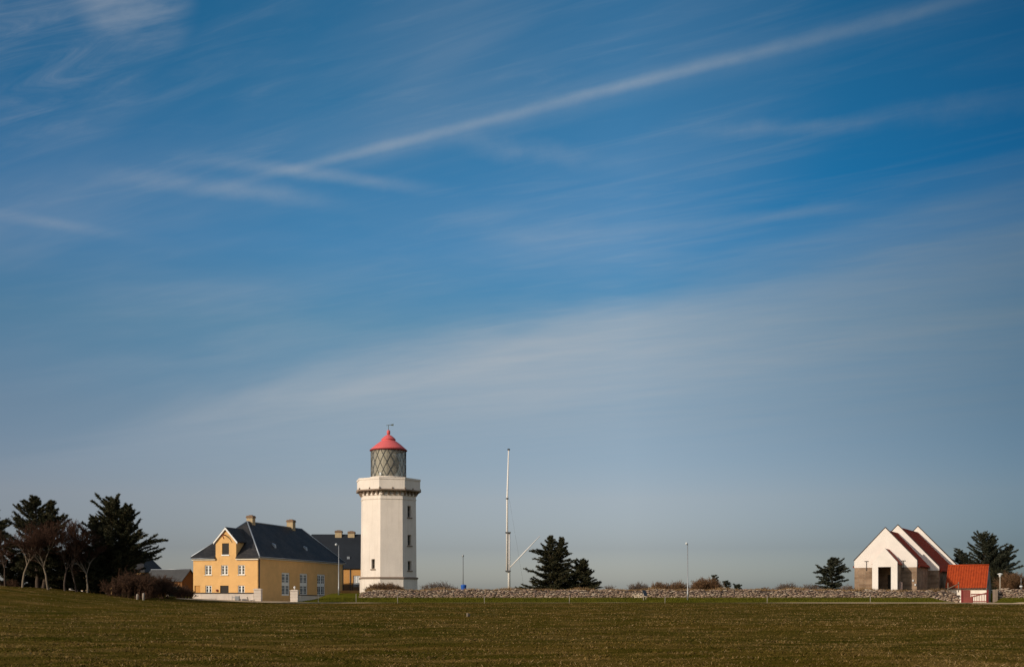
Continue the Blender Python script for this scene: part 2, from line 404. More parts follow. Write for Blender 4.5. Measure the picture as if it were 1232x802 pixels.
# coarse dead tussock stems in loose patches
cx_ = rng.uniform(-1, 1, 900); cyv = 1/(1/23. + rng.random(900)*(1/140.-1/23.)); cxv = cx_*(.5*cyv+5)
rep = rng.integers(6, 26, 900); tx = np.repeat(cxv, rep) + rng.normal(0, .45, rep.sum()); ty = np.repeat(cyv, rep) + rng.normal(0, .14, rep.sum())
o = blade_mesh('dead_grass', M['fieldstraw'], tx, ty, rng.uniform(.03, .08, len(tx)), rng.uniform(.012,.03,len(tx))*(.6+ty/50.), 1.2); tag(o, 'pale dead grass tufts scattered over the field', None, None, 'stuff')
N = 60000
vx = rng.uniform(-29, 84, N); vy = rng.uniform(156.2, 164.6, N)
ok = (vx < 59.6) | (vx > 67.6); vx, vy = vx[ok], vy[ok]
o = blade_mesh('verge_grass', M['verge'], vx, vy, rng.uniform(.06,.16,len(vx)), rng.uniform(.03,.08,len(vx)), .5); tag(o, 'bright green verge grass between road and stone wall', None, None, 'stuff')

# ------------------------------------------------------------------ window helper
def window(parent, fr, p0, p1, u0, u1, z0, z1, depth, cols, rows, fmat, gmat, fw=.09, bar=.05, mull=.09, name='window', sill=None):
    """casement window standing in a recessed opening of the wall p0-p1"""
    p0 = Vector(p0); p1 = Vector(p1); d = (p1-p0).normalized(); inn = Vector((-d.y, d.x))
    ang = math.degrees(math.atan2(d.y, d.x)); q = fr(p0.x, p0.y, 0)
    base = math.degrees(math.atan2(fr.s, fr.c)); f2 = Fr(q[0], q[1], base + ang)
    m = MB(); a, b = depth-.10, depth-.03
    m.box(f2, u0, u0+fw, a, b, z0, z1); m.box(f2, u1-fw, u1, a, b, z0, z1)
    m.box(f2, u0+fw, u1-fw, a, b, z1-fw, z1); m.box(f2, u0+fw, u1-fw, a, b, z0, z0+fw)
    w = u1-u0
    for c in range(1, cols):
        x = u0 + w*c/cols; k = mull if (c*2 == cols) else bar
        m.box(f2, x-k/2, x+k/2, a+.006, b-.006, z0+fw, z1-fw)
    for r in range(1, rows):
        z = z0 + (z1-z0)*r/rows; k = bar if rows < 5 or r*2 != rows else mull*1.5
        m.box(f2, u0+fw, u1-fw, a+.014, b-.014, z-k/2, z+k/2)
    o = m.build(name, fmat, parent)
    g = MB(); g.quad(f2(u0+.02, depth-.035, z0+.02), f2(u1-.02, depth-.035, z0+.02), f2(u1-.02, depth-.035, z1-.02), f2(u0+.02, depth-.035, z1-.02))
    BASE[o.name] = BASE[parent.name]; g.build('pane', gmat, o)
    if sill:
        s = MB(); s.box(f2, u0-.08, u1+.08, -.12, depth-.04, z0-.09, z0-.004); s.build('sill', sill, o)
    return o
def solid_panel(parent, fr, p0, p1, u0, u1, z0, z1, b0, b1, mat, name):
    p0 = Vector(p0); p1 = Vector(p1); d = (p1-p0).normalized(); q = fr(p0.x, p0.y, 0)
    f2 = Fr(q[0], q[1], math.degrees(math.atan2(fr.s, fr.c)) + math.degrees(math.atan2(d.y, d.x)))
    m = MB(); m.box(f2, u0, u1, b0, b1, z0, z1); return m.build(name, mat, parent)
def hip_roof(fr, a0, a1, b0, b1, ze, pa, pb, zr, thick=.16):
    """hip roof solid; pa, pb = ridge end points (a, b)"""
    m = MB(); c = [(a0,b0),(a1,b0),(a1,b1),(a0,b1)]
    lo = [fr(a,b,ze-thick) for a,b in c]; hi = [fr(a,b,ze) for a,b in c]; A = fr(*pa, zr); B = fr(*pb, zr)
    m.quad(*reversed(lo))
    for i in range(4): m.quad(lo[i], lo[(i+1)%4], hi[(i+1)%4], hi[i])
    return m, hi, A, B
def chimney(parent, fr, a, b, w, z0, z1, name='chimney'):
    m = MB(); h = w/2
    m.box(fr, a-h, a+h, b-h, b+h, z0, z1-.34); o = m.build(name, M['chim'], parent)
    c = MB(); c.box(fr, a-h-.09, a+h+.09, b-h-.09, b+h+.09, z1-.34, z1-.16); c.box(fr, a-h-.02, a+h+.02, b-h-.02, b+h+.02, z1-.16, z1)
    c.box(fr, a-h*.5, a+h*.5, b-h*.5, b+h*.5, z1, z1+.1); c.build('chimney_cap', M['chimcap'], o); return o

# ------------------------------------------------------------------ the yellow house
W, L = 10.23, 33.2
hx, hy = X(310, 168), 168.0
HF = Fr(hx - W*math.cos(R(13.4)), hy + W*math.sin(R(13.4)), -13.4)
ze, zr, zb = 7.62, 13.16, .6
house = thing('yellow_house', 'long yellow house with hipped slate roof and loading dormer behind the white wall', 'house', HF(W/2, 0, 1.0))
m = MB(); D = .2
up = [(u0, u0+1.1, 4.95, 6.36) for u0 in (1.85, 4.45, 7.12)]
lowr = [(1.95, 2.95, 2.0, 3.42), (7.12, 8.18, 2.0, 3.42), (4.3, 5.65, 1.0, 3.4), (.22, 1.12, 1.0, 3.4)]
dz0, dz1 = 7.9, 9.55     # loading hatch in the dormer
D0, D1 = 3.6, 6.85        # dormer
m.panel(HF, (0,0), (W,0), zb, ze, up+lowr, D)
side = [(8.2, 11.1, 1.95, 5.45), (14.9, 17.9, 1.95, 5.45), (21.8, 25.1, 1.95, 5.45)]
m.panel(HF, (W,0), (W,L), zb, ze, side, D); m.panel(HF, (W,L), (0,L), zb, ze); m.panel(HF, (0,L), (0,0), zb, ze)
m.build('wall', M['yellow'], house)
for h in up: window(house, HF, (0,0), (W,0), *h, D, 2, 3, M['frame'], M['glass'], .12, .05, .2, sill=M['trim'])
for h in lowr[:2]: window(house, HF, (0,0), (W,0), *h, D, 2, 3, M['frame'], M['glass'], .12, .05, .2)
for h in side: window(house, HF, (W,0), (W,L), *h, D, 4, 6, M['sidefr'], M['glassblue'], .26, .05, .36)
solid_panel(house, HF, (0,0), (W,0), 4.3, 5.65, 1.0, 3.4, D-.08, D-.02, M['dark'], 'door')
solid_panel(house, HF, (0,0), (W,0), .22, 1.04, 1.0, 3.36, D-.08, D-.02, M['yellow2'], 'side_door')
# cornice
m = MB(); oh = .32
for a0,a1,b0,b1 in ((-.16, D0-.02, -.22, -.004), (D1+.02, W+.16, -.22, -.004), (W+.004, W+.16, 0, L+.16), (-.16, -.004, 0, L+.16)):
    m.box(HF, a0, a1, b0, b1, ze-(.52 if b0 == -.22 else .36), ze-(.335 if b0 == -.22 else .165))
m.build('cornice', M['trim'], house)
# roof
rm, hi, A, B = hip_roof(HF, -oh, W+oh, -.006, L+oh, ze, (W/2, 7.08), (W/2, L-5.9), zr)
rm.quad(hi[0], hi[1], A); rm.quad(hi[1], hi[2], B, A); rm.quad(hi[2], hi[3], B); rm.quad(hi[3], hi[0], A, B)
roof = rm.build('roof', M['slate'], house)
sf = (zr-ze)/7.08
for a0, a1 in ((-oh, D0-.03), (D1+.03, W+oh)):
    lo = [HF(a0,-oh,ze-oh*sf-.06), HF(a1,-oh,ze-oh*sf-.06), HF(a1,-.008,ze-.06), HF(a0,-.008,ze-.06)]
    m = MB(); m.box8(lo, [HF(a0,-oh,ze-oh*sf+.05), HF(a1,-oh,ze-oh*sf+.05), HF(a1,-.008,ze+.012), HF(a0,-.008,ze+.012)]); m.build('eave', M['slate'], roof)
m = MB()
for p, q in ((hi[1], A), (hi[0], A), (hi[2], B), (hi[3], B)): m.tube([p, q], .11, 6)
m.tube([A, B], .10, 6); m.build('hip_flashing', M['zinc'], roof)
chimney(roof, HF, W/2, 8.3, .98, 12.3, 14.1); chimney(roof, HF, W/2, 23.0, 1.08, 12.3, 14.4)
def roof_z_side(a): return ze + (W+oh-a)/(W/2+oh)*(zr-ze)
for a, b in ((8.55, 8.6), (8.5, 20.5)):
    z = roof_z_side(a); v = MB(); v.box8([HF(a,b-.28,z-.1), HF(a+.5,b-.28,z-.5), HF(a+.5,b+.28,z-.5), HF(a,b+.28,z-.1)], [HF(a,b-.28,z+.25), HF(a+.42,b-.28,z+.05), HF(a+.42,b+.28,z+.05), HF(a,b+.28,z+.25)])
    v.build('roof_vent', M['zinc'], roof)
# loading dormer
zdE, zdA = 9.95, 11.75
dm = MB(); dm.panel(HF, (D0,-.012), (D1,-.012), ze-.5, zdE, [(4.62-D0, 5.72-D0, dz0, dz1)], .18)
dc = (D0+D1)/2
dm.quad(HF(D0,-.012,zdE), HF(D1,-.012,zdE), HF(dc,-.012,zdA))
dm.quad(HF(D1,-.012,ze-.5), HF(D1,4,ze-.5), HF(D1,4,zdE), HF(D1,-.012,zdE)); dm.quad(HF(D0,4,ze-.5), HF(D0,-.012,ze-.5), HF(D0,-.012,zdE), HF(D0,4,zdE))
dorm = dm.build('dormer', M['yellow'], house)
BASE[dorm.name] = BASE[house.name]
rf = MB(); e = .28; bz = 5.6; sl = (zdA-zdE)/(dc-D0); zl = zdE - e*sl
for sgn in (-1, 1):
    a_e = dc + sgn*((dc-D0)+e)
    lo = [HF(a_e,-.22,zl+.02), HF(dc,-.22,zdA+.02), HF(dc,bz,zdA+.02), HF(a_e,bz-1.6,zl+.02)]
    hi2 = [(p[0],p[1],p[2]+.14) for p in lo]
    if sgn > 0: lo, hi2 = lo[::-1], hi2[::-1]
    rf.box8(lo[::-1], hi2[::-1])
rf.build('dormer_roof', M['slate'], dorm)
bg = MB()
for sgn in (-1, 1):
    a_e = dc + sgn*((dc-D0)+e)
    q = [HF(a_e,-.25,zl-.24), HF(dc,-.25,zdA-.22), HF(dc,-.25,zdA+.10), HF(a_e,-.25,zl+.06)]
    q2 = [HF(a_e,-.226,zl-.24), HF(dc,-.226,zdA-.22), HF(dc,-.226,zdA+.10), HF(a_e,-.226,zl+.06)]
    if sgn > 0: q, q2 = q[::-1], q2[::-1]
    bg.prism(q2, q)
bg.build('bargeboard', M['frame'], dorm)
hk = MB(); hk.tube([HF(dc-.1,.1,10.72), HF(dc-.1,-.75,10.72), HF(dc-.02,-.95,10.55), HF(dc+.22,-.98,10.12)], [.09,.09,.08,.06], 6)
hk.build('hoist_hook', M['hookred'], dorm)
solid_panel(dorm, HF, (D0,-.012), (D1,-.012), 4.62-D0, 5.72-D0, dz0, dz1, .08, .14, M['dark'], 'loading_hatch')
solid_panel(dorm, HF, (D0,-.012), (D1,-.012), 4.55-D0, 5.79-D0, dz0-.18, dz0-.004, -.08, .12, M['frame'], 'hatch_sill')
m = MB(); m.tube([HF(W+.07,.45,.7), HF(W+.07,.45,ze-.4)], .07, 8); m.build('downpipe', M['pipe'], house)
m = MB(); m.tube([HF(W+.07,L-.3,.7), HF(W+.07,L-.3,ze-.4)], .07, 8); m.build('downpipe', M['pipe'], house)
m = MB(); m.tube([HF(W+oh+.06,-.3,ze-.1), HF(W+oh+.06,L+.3,ze-.1)], .07, 6); m.tube([HF(-.3,-oh-.06,ze-oh*sf-.02), HF(D0-.05,-oh-.06,ze-oh*sf-.02)], .05, 6)
m.build('gutter', M['zinc'], house)
m = MB(); m.box(HF, 3.72, 3.95, -.2, -.003, 2.55, 2.85); m.build('wall_lamp', M['hookred'], house)

# ------------------------------------------------------------------ rear wing
WY = 209.0
WF = Fr(X(352, WY), WY, 0); ww_ = 18.6
wing = thing('yellow_rear_wing', 'yellow rear wing with slate roof and two chimneys half hidden by the lighthouse', 'house', WF(ww_/2, 0, 1.2))
m = MB(); wze, wzr = 6.95, 13.3
wh = [(a, a+1.25, 3.6, 5.6) for a in (7.9, 10.9, 14.0)]
m.panel(WF, (0,0), (ww_,0), .6, wze, wh, .2); m.panel(WF, (ww_,0), (ww_,11), .6, wze); m.panel(WF, (ww_,11), (0,11), .6, wze); m.panel(WF, (0,11), (0,0), .6, wze)
m.build('wall', M['yellow2'], wing)
for h in wh: window(wing, WF, (0,0), (ww_,0), *h, .2, 4, 3, M['frame'], M['sidefr'], .12, .05, .14)
rm, hi, A, B = hip_roof(WF, -.3, ww_+.3, -.3, 11.3, wze, (2.5, 5.5), (12.0, 5.5), wzr)
rm.quad(hi[0], hi[1], B, A); rm.quad(hi[1], hi[2], B); rm.quad(hi[2], hi[3], A, B); rm.quad(hi[3], hi[0], A)
wr = rm.build('roof', mottled('dark_blue_slate', (.020, .024, .031), .25, .5, .7, .15), wing)
chimney(wr, WF, X(407.6, 214.5)-WF.x, 5.5, 1.2, 12.4, 13.95); chimney(wr, WF, X(423, 214.5)-WF.x, 5.5, 1.2, 12.4, 13.8)
m = MB(); m.tube([WF(10.35,-.07,.8), WF(10.35,-.07,wze-.2)], .08, 8); m.build('downpipe', M['pipe'], wing)
m = MB(); zv = wze+1.9; m.box(WF, 9.6, 10.1, 1.2, 1.6, zv-.3, zv+.2); m.build('roof_vent', M['zinc'], wr)
# low yellow wall and dark slatted screen in front of the wing
YF = Fr(X(410, 199), 199, 0)
m = MB(); m.box(YF, 0, 5.6, 0, .35, .7, 2.85); o = m.build('low_yellow_wall', M['yellow2'], None, YF(2.8, .1, 1.0)); tag(o, 'low yellow garden wall beside the lighthouse foot', 'wall')
sc_ = thing('dark_screen_fence', 'dark slatted screen fence standing above the low yellow wall', 'fence', YF(2.8, .9, 1.0))
m = MB()
for k in range(7): m.box(YF, 0, 5.6, .9, .95, 2.75+k*.16, 2.75+k*.16+.13)
m.build('slat_panel', M['iron'], sc_)
for a in (.05, 1.9, 3.75, 5.5):
    m = MB(); m.box(YF, a-.05, a+.05, .96, 1.06, .9, 3.95); m.build('post', M['iron'], sc_)

# ------------------------------------------------------------------ white yard wall, gate pillars
PF = Fr(X(233, 160), 160, 0)
wl = X(305.2, 160) - X(231.5, 160)
yw = thing('white_yard_wall', 'low stained white yard wall with dark coping before the yellow house front', 'wall', PF(wl/2, .2, .9))
m = MB(); m.box(PF, -.2, wl-.2, 0, .4, .5, 2.22); m.build('wall', M['oldwhite'], yw)
m = MB(); m.box(PF, -.25, wl-.203, -.07, .47, 2.22, 2.34); m.build('coping', M['coping'], yw)
def pillar(px0, px1, ytop, label, finial):
    a0, a1 = X(px0,160), X(px1,160); zt = Z(ytop,160)
    t = thing('gate_pillar', label, 'gate pillar', ((a0+a1)/2, 160.4, .9), 'white gate pillars of the yard')
    m = MB(); n = 5
    for k in range(n):
        z0 = .5 + (zt-.18-.5)*k/n; z1 = .5 + (zt-.18-.5)*(k+1)/n
        m.box(WORLD, a0, a1, 159.9, 160.9, z0, z1-.05); m.box(WORLD, a0+.04, a1-.04, 159.94, 160.86, z1-.05, z1)
    m.build('shaft', M['oldwhite'], t)
    m = MB(); m.box(WORLD, a0-.07, a1+.07, 159.83, 160.97, zt-.18, zt-.06); m.box(WORLD, a0+.1, a1-.1, 160, 160.8, zt-.06, zt); m.build('cap', M['oldwhite'], t)
    if finial:
        m = MB(); m.lathe(((a0+a1)/2, 160.4), [(.05,zt),(.05,zt+.15),(.14,zt+.25),(.16,zt+.36),(.1,zt+.46),(.01,zt+.5)], 12); m.build('finial', M['frame'], t)
pillar(305.4, 314, 707.5, 'white banded gate pillar joined to the stained yard wall', False)
pillar(349.3, 358.3, 709, 'white banded gate pillar with a small round finial', True)
m = MB(); s0 = (X(358.4,160.4)+.05, 160.3); s1 = (X(404, 186), 186)
m.prism([(s0[0],s0[1],.5), (s0[0]+.4,s0[1],.5), (s1[0]+.4,s1[1],.5), (s1[0],s1[1],.5)], [(s0[0],s0[1],1.95), (s0[0]+.4,s0[1],1.95), (s1[0]+.4,s1[1],1.85), (s1[0],s1[1],1.85)])
gw = thing('low_side_wall', 'low dark coped wall running back from the finial pillar along the yellow house', 'wall', ((s0[0]+s1[0])/2, 173, 1.0))
m.build('wall', M['oldwhite'], gw)
c = MB(); c.prism([(s0[0]-.06,s0[1],1.953), (s0[0]+.46,s0[1],1.953), (s1[0]+.46,s1[1],1.853), (s1[0]-.06,s1[1],1.853)], [(s0[0]-.06,s0[1],2.06), (s0[0]+.46,s0[1],2.06), (s1[0]+.46,s1[1],1.96), (s1[0]-.06,s1[1],1.96)])
c.build('coping', M['coping'], gw)
# grey box on legs, stakes by the white wall
bx0 = X(278.5, 159); t = thing('utility_box', 'grey metal box on thin legs against the white yard wall', 'utility box', (bx0+.55, 159.2, .95))
m = MB(); m.box(WORLD, bx0+.45, bx0+1.0, 159.1, 159.4, 1.25, 1.85); m.build('box', M['steel'], t)
for k in (0, 1.02):
    m = MB(); m.box(WORLD, bx0+k, bx0+k+.06, 159.2, 159.28, .8, 1.95); m.build('leg', M['steel'], t)
m = MB(); m.box(WORLD, bx0+.06, bx0+1.02, 159.21, 159.27, 1.62, 1.70); m.build('rail', M['steel'], t)
x = X(298, 159); m = MB(); m.tube([(x+.12,159.3,.85), (x-.14,159.3,1.75)], .07, 6); o = m.build('leaning_stake', M['postdk'], None, (x,159.3,.9)); tag(o, 'dark stake leaning against the white yard wall', 'stake')
x = X(302, 159); m = MB(); m.tube([(x,159.2,.85), (x,159.2,1.3)], .06, 6); m.tube([(x-.25,159.2,1.28), (x+.25,159.2,1.28)], .04, 6); o = m.build('garden_tap', M['pipe'], None, (x,159.2,.9)); tag(o, 'short dark standpipe at the foot of the banded pillar', 'tap')

# ------------------------------------------------------------------ lighthouse
LY = 180.0; k_ = LY/F; lx, ly = X(467.4, LY), LY
PH = R(-98-90)    # octagon vertices in the photo's angles
lh = thing('lighthouse', 'white octagonal lighthouse with red lantern roof', 'lighthouse', (lx, ly, 2.2))
def octv(r, z, k): 
    a = R(-100 + 45*k)            # angle from the camera direction towards +x
    return (lx + r*math.sin(a), ly - r*math.cos(a), z)
zs0, zs1 = Z(694.6, LY), Z(598, LY)
r0, r1 = 34.75*k_, 34.0*k_
def octo(m, prof, cap_top=True):
    for i in range(len(prof)-1):
        (ra, za), (rb, zb_) = prof[i], prof[i+1]
        for k in range(8): m.quad(octv(ra,za,k), octv(ra,za,k+1), octv(rb,zb_,k+1), octv(rb,zb_,k))
    if cap_top: m.quad(*[octv(prof[-1][0], prof[-1][1], k) for k in range(8)])
m = MB(); octo(m, [(36.2*k_, 1.2), (35.9*k_, zs0-.25)]); m.build('plinth', M['tower'], lh)
m = MB(); octo(m, [(35.9*k_, zs0-.25), (37.0*k_, zs0-.2), (37.0*k_, zs0-.02), (35*k_, zs0+.08)]); m.build('string_course', M['brownstone'], lh)
# shaft with window recesses
m = MB(); wins = []
def face(k, holes):
    a, b, c, d = octv(r0,zs0,k), octv(r0,zs0,k+1), octv(r1,zs1,k+1), octv(r1,zs1,k)
    a, b, c, d = map(Vector, (a,b,c,d)); n = (b-a).cross(d-a).normalized()
    def P(u, v, dep=0): return (a*(1-u)+b*u)*(1-v) + (d*(1-u)+c*u)*v - n*dep
    us = sorted({0,1,*[h[0] for h in holes],*[h[1] for h in holes]}); vs = sorted({0,1,*[h[2] for h in holes],*[h[3] for h in holes]})
    for i in range(len(us)-1):
        for j in range(len(vs)-1):
            um, vm = (us[i]+us[i+1])/2, (vs[j]+vs[j+1])/2
            if any(h[0]<um<h[1] and h[2]<vm<h[3] for h in holes): continue
            m.quad(P(us[i],vs[j]), P(us[i+1],vs[j]), P(us[i+1],vs[j+1]), P(us[i],vs[j+1]))
    for h in holes:
        u0,u1,v0,v1 = h; dep = .45
        m.quad(P(u0,v0),P(u0,v0,dep),P(u0,v1,dep),P(u0,v1)); m.quad(P(u1,v0,dep),P(u1,v0),P(u1,v1),P(u1,v1,dep))
        m.quad(P(u0,v0),P(u1,v0),P(u1,v0,dep),P(u0,v0,dep)); m.quad(P(u0,v1,dep),P(u1,v1,dep),P(u1,v1),P(u0,v1))
        wins.append((P, h, dep))
def vv(y): return (Z(y,LY)-zs0)/(zs1-zs0)
face(3, [(.36,.64,vv(686),vv(675)), (.36,.64,vv(656.5),vv(644)), (.36,.64,vv(623),vv(609.5))])
face(1, [(.5,.69,vv(684.5),vv(673))])
for k in (0,2,4,5,6,7): face(k, [])
m.build('shaft', M['tower'], lh)
for P, (u0,u1,v0,v1), dep in wins:
    w = MB(); du, dv = (u1-u0)*.12, (v1-v0)*.08
    def bar(a,b,c,d): w.prism([P(a,c,dep-.02),P(b,c,dep-.02),P(b,d,dep-.02),P(a,d,dep-.02)], [P(a,c,dep-.12),P(b,c,dep-.12),P(b,d,dep-.12),P(a,d,dep-.12)])
    bar(u0,u0+du,v0,v1); bar(u1-du,u1,v0,v1); bar(u0+du,u1-du,v0,v0+dv); bar(u0+du,u1-du,v1-dv,v1); bar((u0+u1)/2-du*.4,(u0+u1)/2+du*.4,v0+dv,v1-dv); bar(u0+du,u1-du,(v0+v1)/2-dv*.3,(v0+v1)/2+dv*.3)
    wo = w.build('window', M['postdk'], lh); BASE[wo.name] = BASE[lh.name]
    g = MB(); g.quad(P(u0,v0,dep-.03),P(u1,v0,dep-.03),P(u1,v1,dep-.03),P(u0,v1,dep-.03)); g.build('pane', M['glass'], wo)
    s = MB(); s.prism([P(u0-.05,v0-.016,dep*.6),P(u1+.05,v0-.016,dep*.6),P(u1+.05,v0-.002,dep*.6),P(u0-.05,v0-.002,dep*.6)], [P(u0-.05,v0-.016,-.1),P(u1+.05,v0-.016,-.1),P(u1+.05,v0-.002,-.1),P(u0-.05,v0-.002,-.1)]); s.build('sill', M['brownstone'], wo)
# neck moulding, corbels, gallery
zc = Z(602.3, LY)
m = MB(); octo(m, [(34.1*k_, zc-.05), (34.7*k_, zc), (34.7*k_, zc+.1), (34.1*k_, zc+.16)], False); octo(m, [(34.0*k_, zs1), (34.9*k_, zs1+.06), (34.9*k_, zs1+.2), (34.2*k_, zs1+.32), (34.2*k_, Z(592.6,LY))]); m.build('moulding', M['tower'], lh)
zg = Z(592.8, LY)
for k in range(8):
    a, b = Vector(octv(34.1*k_, 0, k)), Vector(octv(34.1*k_, 0, k+1)); n = ((a+b)/2 - Vector((lx,ly,0))).normalized(); d = (b-a).normalized()
    for j in range(4):
        c = a + (b-a)*((j+.5)/4)
        m = MB(); q = [(-.17,-.05),(.17,-.05),(.17,.50),(-.17,.50)]
        pt = lambda s_, t_, z: tuple(c + d*s_ + n*t_ + Vector((0,0,z)))
        m.box8([pt(-.15,-.05,zg-.62), pt(-.15,.14,zg-.62), pt(.15,.14,zg-.62), pt(.15,-.05,zg-.62)][::-1], [pt(-.15,-.05,zg), pt(-.15,.50,zg), pt(.15,.50,zg), pt(.15,-.05,zg)][::-1])
        m.build('corbel', M['brownstone'], lh)
zp0, zp1 = Z(590.8, LY), Z(577.3, LY)
m = MB(); octo(m, [(35*k_, zg+.002), (40.2*k_, zg+.02), (40.6*k_, zg+.1), (40.4*k_, zp0)]); m.build('gallery_slab', M['brownstone'], lh)
m = MB(); octo(m, [(39.3*k_, zp0-.02), (39.3*k_, zp1-.3), (39.9*k_, zp1-.28), (39.9*k_, zp1), (37.3*k_, zp1), (37.3*k_, zp1-1.05), (0.1, zp1-1.05)], False); m.build('parapet', M['tower'], lh)
for k in range(8):
    for j in range(2):
        m = MB(); p = Vector(octv(39.5*k_, zp0+.16, k)).lerp(Vector(octv(39.5*k_, zp0+.16, k+1)), .02+.5*j); m.lathe(p, [(.11,p.z-.12),(.13,p.z),(.02,p.z+.14)], 8)
        m.build('drain_spout', M['brownstone'], lh)
# lantern
rl = 21.0*k_; zl0, zl1 = Z(574.5, LY), Z(542.3, LY)
m = MB(); m.lathe((lx,ly), [(rl+.12, zp1-1.1), (rl+.12, zl0-.14), (rl+.2, zl0-.1), (rl+.2, zl0+.02), (.2, zl0+.02)], 32, 0, False); m.build('lantern_base', M['tower'], lh)
lat = MB(); nb = 16; rows_ = 3.3; tw = 2*math.pi/nb*rows_/2*1.0
for sgn in (1, -1):
    for k in range(nb):
        pts = []
        for j in range(13):
            a = 2*math.pi*k/nb + sgn*tw*j/12*1.15; pts.append((lx+rl*math.cos(a), ly+rl*math.sin(a), zl0+(zl1-zl0)*j/12))
        lat.tube(pts, .042, 4)
lo_ = lat.build('lattice_bars', M['pipe'], lh)
def lantern_glass():
    m, nt, b, co = new_mat('lantern_glass', .12, .5)
    b.inputs['Base Color'].default_value = (.40, .36, .28, 1); b.inputs['Roughness'].default_value = .25
    t = nt.nodes.new('ShaderNodeBsdfTransparent'); t.inputs[0].default_value = (.8, .84, .84, 1)
    mx = nt.nodes.new('ShaderNodeMixShader'); mx.inputs[0].default_value = .62
    nt.links.new(t.outputs[0], mx.inputs[1]); nt.links.new(b.outputs[0], mx.inputs[2])
    nt.links.new(mx.outputs[0], nt.nodes['Material Output'].inputs[0]); return m
m = MB(); m.lathe((lx,ly), [(rl-.06, zl0), (rl-.06, zl1)], 32, 0, False, False); m.build('glazing', lantern_glass(), lh)
m = MB(); m.lathe((lx+.35,ly-.3), [(.35,zl0),(.4,zl0+.4),(.95,zl0+.7),(1.3,zl0+1.5),(1.35,zl0+2.3),(1.15,zl0+3.0),(.6,zl0+3.5),(.15,zl0+3.7),(.1,zl1)], 20); m.build('lens', M['glass'], lh)
m = MB()
for a in (-140, -20, 60):      # pale curtains hanging inside the glass
    a0 = R(a); pts = [(lx+(rl-.4)*math.cos(a0+R(i*6)), ly+(rl-.4)*math.sin(a0+R(i*6))) for i in range(9)]
    for i in range(8):
        if a == -140: m.quad((*pts[i],zl0+.05), (*pts[i+1],zl0+.05), (*pts[i+1],zl1-.05), (*pts[i],zl1-.05))
m.build('curtain', M['trim'], lh)
m = MB(); p = Vector((lx-.95, ly-rl-.12, zl0+.1)); m.box(WORLD, p.x-.14, p.x+.14, p.y-.1, p.y+.16, p.z, p.z+.42); m.build('white_case', M['frame'], lh)
def PX(r, y): return (r*k_, Z(y, LY))
m = MB(); m.lathe((lx,ly), [PX(20.5,543), PX(22.6,542.3), PX(22.6,541.3)], 32); ro_e = m.build('eave_ring', M['darkred'], lh)
m = MB(); m.lathe((lx,ly), [PX(22.4,541.3), PX(19.5,538.8), PX(15,534.8), PX(9.2,530.6), PX(8.2,530), PX(8.2,529.2), PX(9.0,528.8), PX(8.6,528.2), PX(6.2,525.8), PX(3.6,523.8), PX(2.0,523)], 32); rr = m.build('roof', M['red'], lh); BASE[rr.name] = BASE[lh.name]
m = MB(); m.lathe((lx,ly), [PX(1.5,523), PX(1.5,522), PX(2.1,521.6), PX(2.1,518.2), PX(1.4,517.4), PX(.3,517)], 16); m.build('ventilator', M['red'], rr)
m = MB(); zt = Z(517,LY); m.tube([(lx,ly,zt-.1), (lx,ly,Z(511,LY))], .045, 6); m.tube([(lx-.35,ly,Z(512.3,LY)+.1), (lx+.5,ly,Z(511,LY)+.05)], .04, 5)
m.prism([(lx+.4,ly-.02,Z(511.6,LY)), (lx+.78,ly-.02,Z(511.9,LY)), (lx+.78,ly-.02,Z(509.6,LY)), (lx+.4,ly-.02,Z(510.4,LY))], [(lx+.4,ly+.02,Z(511.6,LY)), (lx+.78,ly+.02,Z(511.9,LY)), (lx+.78,ly+.02,Z(509.6,LY)), (lx+.4,ly+.02,Z(510.4,LY))])
m.build('weather_vane', M['bronze'], rr)

